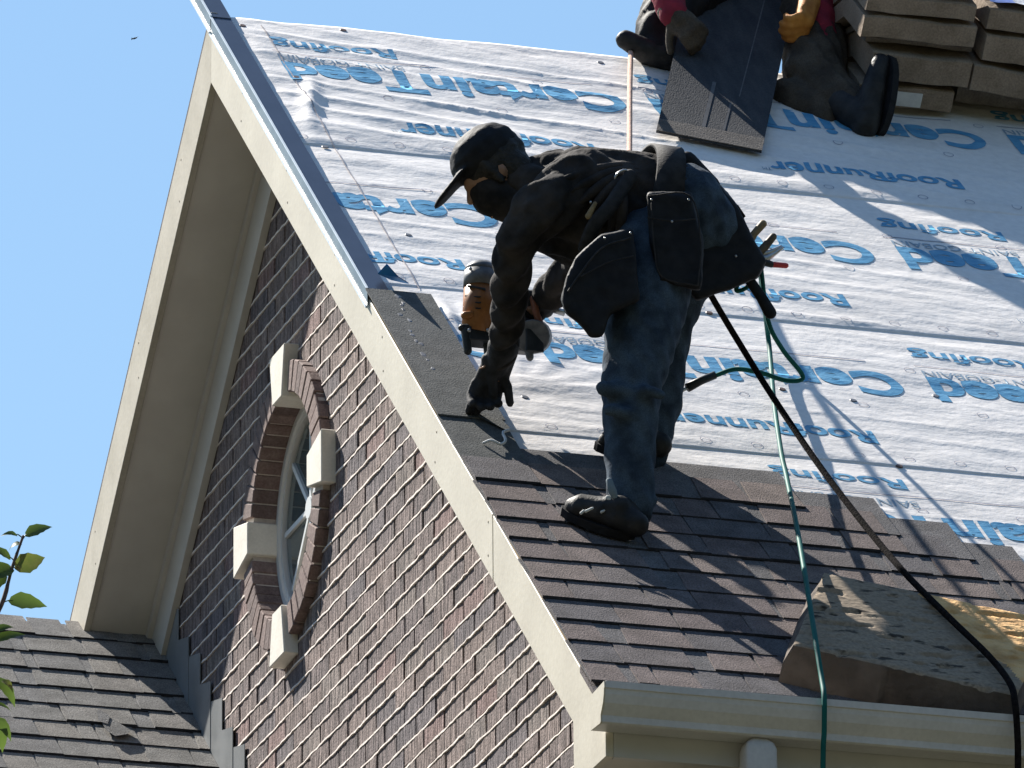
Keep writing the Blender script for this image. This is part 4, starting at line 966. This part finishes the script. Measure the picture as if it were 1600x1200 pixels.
# ------------------------------------------------------------------ shingle bundles over the ridge
RIDGE_Z = T*RV*CP+HD; RY = RV*CP
NB = Vector((0, T*CP, CP))
def bundle(u0, u1, vf, lay, th, label, m, tilt=0, white=None, wrap=False):
    h0 = .03+lay
    def sec(u, s, h):                                # s metres from the front edge along the saddle
        v = vf+s
        if v < RV-.08: return RP(u, v, HD)+NR*h
        if v > RV+.08: d = v-RV; return Vector((u, RY+d*CP, RIDGE_Z-T*d*CP))+NB*h
        k_ = (v-RV+.08)/.16; a = RP(u, RV-.08, HD)+NR*h; c_ = Vector((u, RY+.08*CP, RIDGE_Z-T*.08*CP))+NB*h
        return a.lerp(c_, k_)+Vector((0,0,1))*(.05*4*k_*(1-k_)*.5)
    S = [0,.008,.06,.12,.2,.28,.34,.40,.46,.52,.6,.75,.88,.95]; nx = 7
    def hh(u, s, top):
        wv = .0028*math.sin(u*19+lay*40)+.0016*math.sin(u*47+lay*90)
        r_ = .004 if s in (0,.95) else 0
        return (h0+th-.004+wv-r_ if top else h0+.003+wv*.8+r_)+tilt*(u-u0)
    mb = MB(); us = [u0+(u1-u0)*i/nx for i in range(nx+1)]; g1 = [[sec(u,s,hh(u,s,True)) for u in us] for s in S]; g0 = [[sec(u,s,hh(u,s,False)) for u in us] for s in S]
    A_ = [p for r_ in g1 for p in r_]; B_ = [p for r_ in g0 for p in r_]; w_ = nx+1; off = len(A_); F_ = []
    for i in range(len(S)-1):
        for k_ in range(nx):
            F_.append((i*w_+k_,i*w_+k_+1,(i+1)*w_+k_+1,(i+1)*w_+k_)); F_.append((off+i*w_+k_,off+(i+1)*w_+k_,off+(i+1)*w_+k_+1,off+i*w_+k_+1))
        F_.append((i*w_,(i+1)*w_,off+(i+1)*w_,off+i*w_)); F_.append((i*w_+nx,off+i*w_+nx,off+(i+1)*w_+nx,(i+1)*w_+nx))
    for k_ in range(nx):
        F_.append((k_,off+k_,off+k_+1,k_+1)); L_ = (len(S)-1)*w_; F_.append((L_+k_,L_+k_+1,off+L_+k_+1,off+L_+k_))
    mb.add(A_+B_, F_); o_ = obj('shingle_bundle', mb, m, None); tag(o_, label, 'shingles', 'bundles of shingles stacked over the ridge')
    if white:
        a, c_ = white; q = MB(); f0 = [sec(u,-.003,h0+.012+tilt*(u-u0)) for u in (a,c_)]; f1 = [sec(u,-.003,h0+th-.020+tilt*(u-u0)) for u in (c_,a)]
        q.prism(f0+f1, [p+DS*-.0025 for p in f0+f1]); obj('paper_label', q, label_w, o_)
    if wrap:
        q = MB(); n_ = 14; G_ = [[sec(u0-.005+(u1-u0+.01)*i/n_, s, h0+th+tilt*(u1-u0)*i/n_+.008+.022*float(vnoise(i*1.1+lay*9, s*22, 81))) for i in range(n_+1)] for s in [.004,.03,.07,.11,.16,.22,.28,.34,.4]]
        q.add([p for r_ in G_ for p in r_], [(i*(n_+1)+k_, i*(n_+1)+k_+1, (i+1)*(n_+1)+k_+1, (i+1)*(n_+1)+k_) for i in range(8) for k_ in range(n_)])
        q.m = [1 if (i//n_ < 8 and i % n_ in (0,1,2) ) and wrap == 2 else 0 for i in range(len(q.f))]
        obj('plastic_wrap', q, [wrap_w, wrap_b], o_, True, fix=False)
    return o_
vb0 = rf(1440,176,HD+.03).y/CP
bundle(1.83, 2.150, vb0+.01, 0, .080, 'lowest shingle bundle of the left stack with a white paper label', bundle_m, white=(1.915,2.045))
bundle(1.85, 2.185, vb0, .092, .096, 'second shingle bundle from the roof in the left stack', bundle_m)
bundle(1.84, 2.20, vb0+.075, .190, .030, 'thin dark filler for the shadowed gap between the second and upper bundles of the left stack', bundle_shade_m)  # dark filler added where the stack shows only a shadowed gap
bundle(1.80, 2.180, vb0+.012, .226, .080, 'third thick shingle bundle up in the left stack behind the boot', bundle_m)
bundle(1.80, 2.165, vb0+.016, .312, .064, 'top shingle bundle of the left stack with white plastic on it', bundle_m, wrap=1)
bundle(2.20, 2.60, vb0+.13, 0, .085, 'shaded lowest shingle bundle of the right stack', bundle_shade_m, tilt=-.04)
bundle(2.192, 2.62, vb0-.005, .088, .094, 'second shingle bundle from the roof in the right stack', bundle_m, tilt=-.06)
bundle(2.215, 2.62, vb0+.006, .190, .096, 'third shingle bundle up in the right stack', bundle_m, tilt=-.05)
bundle(2.210, 2.60, vb0+.012, .296, .080, 'top shingle bundle of the right stack under white and blue plastic wrap', bundle_m, tilt=-.03, wrap=2)

# ------------------------------------------------------------------ second worker, sitting on the ridge
p2 = empty('person', rf(1200, 120, .25)); tag(p2, 'worker in red shirt sitting on the ridge holding a shingle between spread legs', 'person')
HIP = j(1215,-70,.30)
LA = [(HIP+V(-.08,0,.02),.11),(j(1110,-30,.16),.10),(j(1040,22,.06),.085),(j(1025,52,.02),.07),(j(1022,78,.00),.055)]
LB = [(HIP+V(.10,0,.02),.12),(j(1275,40,.05),.115),(j(1272,118,-.12),.10),(j(1305,152,-.22),.075),(j(1335,168,-.29),.062)]
TO2 = [(HIP,.15),(j(1200,-200,.28),.16),(j(1190,-330,.20),.17),(j(1188,-390,.17),.10)]
AL2 = [(j(1110,-330,.18),.075),(j(1040,-170,.06),.062),(j(1028,-40,-.06),.055),(j(1052,22,-.14),.050)]
AR2 = [(j(1270,-330,.18),.075),(j(1300,-180,.06),.062),(j(1272,-50,-.04),.052),(j(1262,12,-.10),.042)]
W2, D2 = AL2[-1][0], j(1090,58,-.20)-AL2[-1][0]; W3, D3 = AR2[-1][0], j(1244,80,-.22)-AR2[-1][0]
H2 = j(1185,-470,.12)
b = MB()
for L in (LA, LB, AL2, AR2): lim(b, L, .75)
lim(b, TO2, .85, flat=(Vector((1,0,0)),1.2)); b.tube([TO2[-1][0], H2], [.06,.055], 12)
hm2, hh2 = head(H2, Vector((-.2,-.8,-.55)), Vector((0,-.5,.85)), p2); b.add(hm2.v, hm2.f)
hand(b, W2, D2, Vector((.6,.3,-.5)), -1, (40,50,30), size=.62, rr=.006); hand(b, W3, D3, Vector((-.7,.2,-.3)), 1, (45,50,30), size=.62, rr=.006)
b.tube([LA[-1][0], j(1000,74,-.01)], [.03,.02], 10); b.tube([LB[-1][0], j(1352,185,-.335)], [.04,.03], 10); b.tube([j(1352,185,-.335), j(1366,120,-.345)], [.024,.018], 10)
soup('body', b, skin_m, p2, .012, 2)
b = MB(); lim(b, LA); b.ell(HIP, (V(.18,0,0),V(0,.16,0),V(0,0,.14))); soup('trouser_leg', b, black_m, p2, .010, 3, .010, .08, folds=(.008,.08,(.2,.5,.9)))
b = MB(); lim(b, LB); b.tube([j(1232,150,-.16), j(1290,185,-.24)], [.06,.055], 10); soup('trouser_leg', b, brown_p, p2, .009, 3, .012, .08, folds=(.009,.07,(.5,.9,.2)))
b = MB(); lim(b, TO2, 1.0, flat=(Vector((1,0,0)),1.22)); lim(b, AL2); lim(b, AR2[:3]); b.tube([j(1275,-20,-.02), j(1290,95,-.12)], [.055,.045], 10); soup('shirt', b, red_m, p2, .010, 3, .008, .07, folds=(.006,.08,(.6,.2,.4)))
b = MB(); hand(b, W2, D2, Vector((.6,.3,-.5)), -1, (40,50,30), rr=.0125, size=1.15); b.tube([W2-D2*.1, W2+D2*.3],[.046,.036],10); soup('glove', b, brown_p, p2, .006, 2)
b = MB(); hand(b, W3, D3, Vector((-.7,.2,-.3)), 1, (45,50,30), rr=.0125, size=1.15); b.tube([W3-D3*.3, W3+D3*.3],[.040,.034],10); soup('glove', b, leather, p2, .006, 2)
b = MB(); b.tube([j(1048,92,-.02), j(1010,80,-.01), j(978,62,-.01)], [.050,.044,.034], 12); b.tube([j(1040,40,.03), j(1035,85,-.01)], [.055,.05], 12); soup('boot', b, shoe_m, p2, .009, 3, .008, .05)
b = MB(); b.tube([j(1352,198,-.355), j(1362,150,-.36), j(1376,98,-.365)], [.046,.044,.032], 12); b.tube([j(1318,165,-.26), j(1352,188,-.35)], [.066,.052], 12)
bt = soup('boot', b, shoe_m, p2, .009, 3, .008, .05)
so2 = MB(); ax2 = (j(1390,86,-.365)-j(1372,212,-.355)); c2 = j(1383,150,-.36); sd = Vector((.75,.25,.35)).cross(ax2).normalized(); nn2 = ax2.cross(sd).normalized(); out = []
for i in range(18):
    a = 2*math.pi*i/18; out.append(c2+ax2*.5*math.cos(a)*1.0+sd*.048*math.sin(a))
so2.prism([p-nn2*.012 for p in out], [p+nn2*.012 for p in out]); obj('sole', so2, black_m, bt)
soup('hair', hh2, hair_m, p2, .009, 2, .012, .03)

# shingle held upright on its end by the second worker
q0, q1 = rf(1025,206,.238), rf(1190,238,.238); q3, q2 = j(1077,-22,.17), j(1240,4,.12); nrm = (q1-q0).cross(q3-q0).normalized()
b = MB(); n1, n2 = 6, 20; G_ = []
for iv in range(n2+1):
    t_ = iv/n2
    for iu in range(n1+1):
        p = q0.lerp(q1,iu/n1).lerp(q3.lerp(q2,iu/n1),t_); G_.append(p-nrm*.02*math.sin(math.pi*t_)*1.0)
A_ = [p+nrm*.003 for p in G_]; B_ = [p-nrm*.003 for p in G_]; off = len(A_); F_ = []; Mi = []
for iv in range(n2):
    for iu in range(n1):
        i0 = iv*(n1+1)+iu; F_ += [(i0,i0+1,i0+n1+2,i0+n1+1),(off+i0,off+i0+n1+1,off+i0+n1+2,off+i0+1)]; Mi += [0,0]
for iv in range(n2):
    i0 = iv*(n1+1); F_ += [(i0,i0+n1+1,off+i0+n1+1,off+i0),(i0+n1,off+i0+n1,off+i0+2*n1+1,i0+2*n1+1)]; Mi += [0,0]
for iu in range(n1): F_ += [(iu,off+iu,off+iu+1,iu+1)]; Mi += [0]
b.add(A_+B_, F_); hsh = tag(obj('held_shingle', b, sheet_m), 'dark shingle strip leaning on its end below the seated worker', 'shingle')
bb = MB(); e0 = [q0.lerp(q3,.0)+nrm*.0045, q1.lerp(q2,.0)+nrm*.0045, q1.lerp(q2,.085)+nrm*.0045-nrm*.005, q0.lerp(q3,.085)+nrm*.0045-nrm*.005]
bb.prism(e0, [p+nrm*.003*(1 if nrm.y < 0 else -1) for p in e0]); obj('lower_band', bb, sheet_edge, hsh)
tape_m = mat('tape_grey', (.075,.077,.082), (.11,.11,.115), 40, .6)
for f0,f1,w_,t0,t1 in ((.40,.43,.018,.0,.42),(.60,.64,.010,.0,.30),(.66,.72,.006,.35,.98)):
    sgn = 1 if nrm.y < 0 else -1
    e_ = [q0.lerp(q1,f0).lerp(q3.lerp(q2,f1),t0), q0.lerp(q1,f0+w_*2).lerp(q3.lerp(q2,f1+w_*2),t0), q0.lerp(q1,f0+w_*2).lerp(q3.lerp(q2,f1+w_*2),t1), q0.lerp(q1,f0).lerp(q3.lerp(q2,f1),t1)]
    n_ = 8; L_ = [e_[0].lerp(e_[3],i/n_)-nrm*.02*math.sin(math.pi*(t0+(t1-t0)*i/n_))+nrm*sgn*.0042 for i in range(n_+1)]; R_ = [e_[1].lerp(e_[2],i/n_)-nrm*.02*math.sin(math.pi*(t0+(t1-t0)*i/n_))+nrm*sgn*.0042 for i in range(n_+1)]
    sb = MB(); sb.add(L_+R_, [(i,i+1,n_+2+i,n_+1+i) for i in range(n_)]); obj('release_tape', sb, tape_m, hsh, fix=False)

# ------------------------------------------------------------------ sapling at the left edge
TY = -1.2
tree = empty('tree', at(-260, 1200, TY)*1.0); tree.location.z = GROUND; bpy.context.view_layer.update(); tag(tree, 'slim tree whose leafy twig tips reach in over the lower roof', 'tree')
tree.matrix_world = Matrix.Translation(tree.location)
b = MB(); tb = at(-260,1200,TY); b.tube([Vector((tb.x,TY,GROUND-.1)), Vector((tb.x+.02,TY,-6)), Vector((tb.x,TY,tb.z-.2)), at(-240,900,TY), at(-230,700,TY)], [.10,.07,.045,.03,.012], 10); obj('trunk', b, bark, tree, True)
b = MB(); b.tube(bez([at(-250,1150,TY), at(-120,1050,TY), at(-30,990,TY), at(2,945,TY), at(18,890,TY), at(30,855,TY), at(36,838,TY)],5), [.016]*6+[.011]*6+[.007]*6+[.005]*6+[.004]*7, 8); obj('branch', b, stem_m, tree, True)
b = MB(); b.tube(bez([at(-250,1350,TY), at(-120,1250,TY), at(-40,1170,TY), at(-12,1080,TY), at(-10,1000,TY)],5), .008, 8); obj('branch', b, stem_m, tree, True)
def leaf(base, tip, wd, m, sag=.01, face=Vector((.1,-.8,.6)), stalk=None, cup=.25):
    d = tip-base; L = d.length; d = d.normalized(); s = d.cross(face).normalized(); nn = s.cross(d).normalized()
    prof = [(0,.02),(.06,.50),(.18,.86),(.30,1.0),(.42,.97),(.54,.85),(.66,.68),(.78,.46),(.89,.22),(1,.0)]; mb = MB(); vs_ = []
    for i,(t_,w_) in enumerate(prof):
        z_ = -sag*4*(t_-.4)**2; ser = 1+(.07 if i % 2 else -.05)
        c_ = base+d*L*t_+nn*z_; vs_ += [c_+s*wd*w_*.5*ser+nn*cup*wd*w_*.5, c_, c_-s*wd*w_*.5*ser+nn*cup*wd*w_*.5]
    mb.add(vs_, [f for i in range(len(prof)-1) for f in ((3*i,3*i+1,3*i+4,3*i+3),(3*i+1,3*i+2,3*i+5,3*i+4))])
    if stalk: mb.tube([stalk, base, base+d*L*.1], [.002,.0018,.0012], 5)
    return obj('leaf', mb, m, tree, True, fix=False)
A = lambda x, y, d=0: at(x, y, TY+d)
leaf(A(40,836), A(82,818), .045, leaf_m, stalk=A(36,842)); leaf(A(28,835), A(2,832), .022, leaf_m, stalk=A(35,840)); leaf(A(33,848), A(10,856,.03), .026, leaf_m, stalk=A(34,846))
leaf(A(24,888,-.02), A(72,868,-.02), .062, leaf_y, face=V(.2,-.9,.2), stalk=A(20,885)); leaf(A(20,885), A(-22,905), .065, leaf_m, stalk=A(20,886)); leaf(A(18,872), A(-20,852), .042, leaf_m, stalk=A(22,876))
leaf(A(14,938), A(76,944), .058, leaf_m, face=V(0,-.95,.3), stalk=A(2,942)); leaf(A(8,895,.02), A(-25,930,.02), .05, leaf_m)
leaf(A(-8,1000), A(40,986), .038, leaf_m, face=V(0,-.8,.6), stalk=A(-12,1005)); leaf(A(-8,985), A(22,975), .028, leaf_m); leaf(A(-6,1058), A(28,1102), .055, leaf_m, stalk=A(-12,1060)); leaf(A(4,1062,-.01), A(24,1078,-.01), .03, leaf_y)
leaf(A(-10,1120), A(8,1174), .06, leaf_m, stalk=A(-14,1115)); leaf(A(-12,1098), A(20,1106), .02, leaf_m); leaf(A(-10,1120,.03), A(22,1155,.03), .05, leaf_m)
for k_ in range(26):
    R2 = random.Random(200+k_); x_, y_ = R2.uniform(-230,-40), R2.uniform(760,1250); leaf(A(x_,y_,R2.uniform(-.2,.2)), A(x_+R2.uniform(-50,50),y_+R2.uniform(-10,60),R2.uniform(-.2,.2)), R2.uniform(.04,.065), leaf_m)

# ------------------------------------------------------------------ bird
bp_ = at(210, 60, 30); S_ = bp_-CAM; k_ = S_.length/FPX
ex, ez = rt*k_, up*k_
b = MB(); b.tube([bp_-ex*4-ez*1, bp_, bp_+ex*4+ez*1], [k_*.5,k_*1.6,k_*.6], 8)
for sg in (1,):
    b.add([bp_-ex*1+ez*.6, bp_+ex*2+ez*.8, bp_+ex*7+ez*3.2, bp_+ex*2+ez*2+fw*k_*4], [(0,1,2),(0,2,3)]); b.add([bp_-ex*1-ez*.2, bp_-ex*5-ez*2.8, bp_-ex*4.5+ez*1.2], [(0,1,2)])
tag(obj('bird', b, bird_m, None, True, fix=False), 'tiny dark bird flying in the blue sky', 'bird')
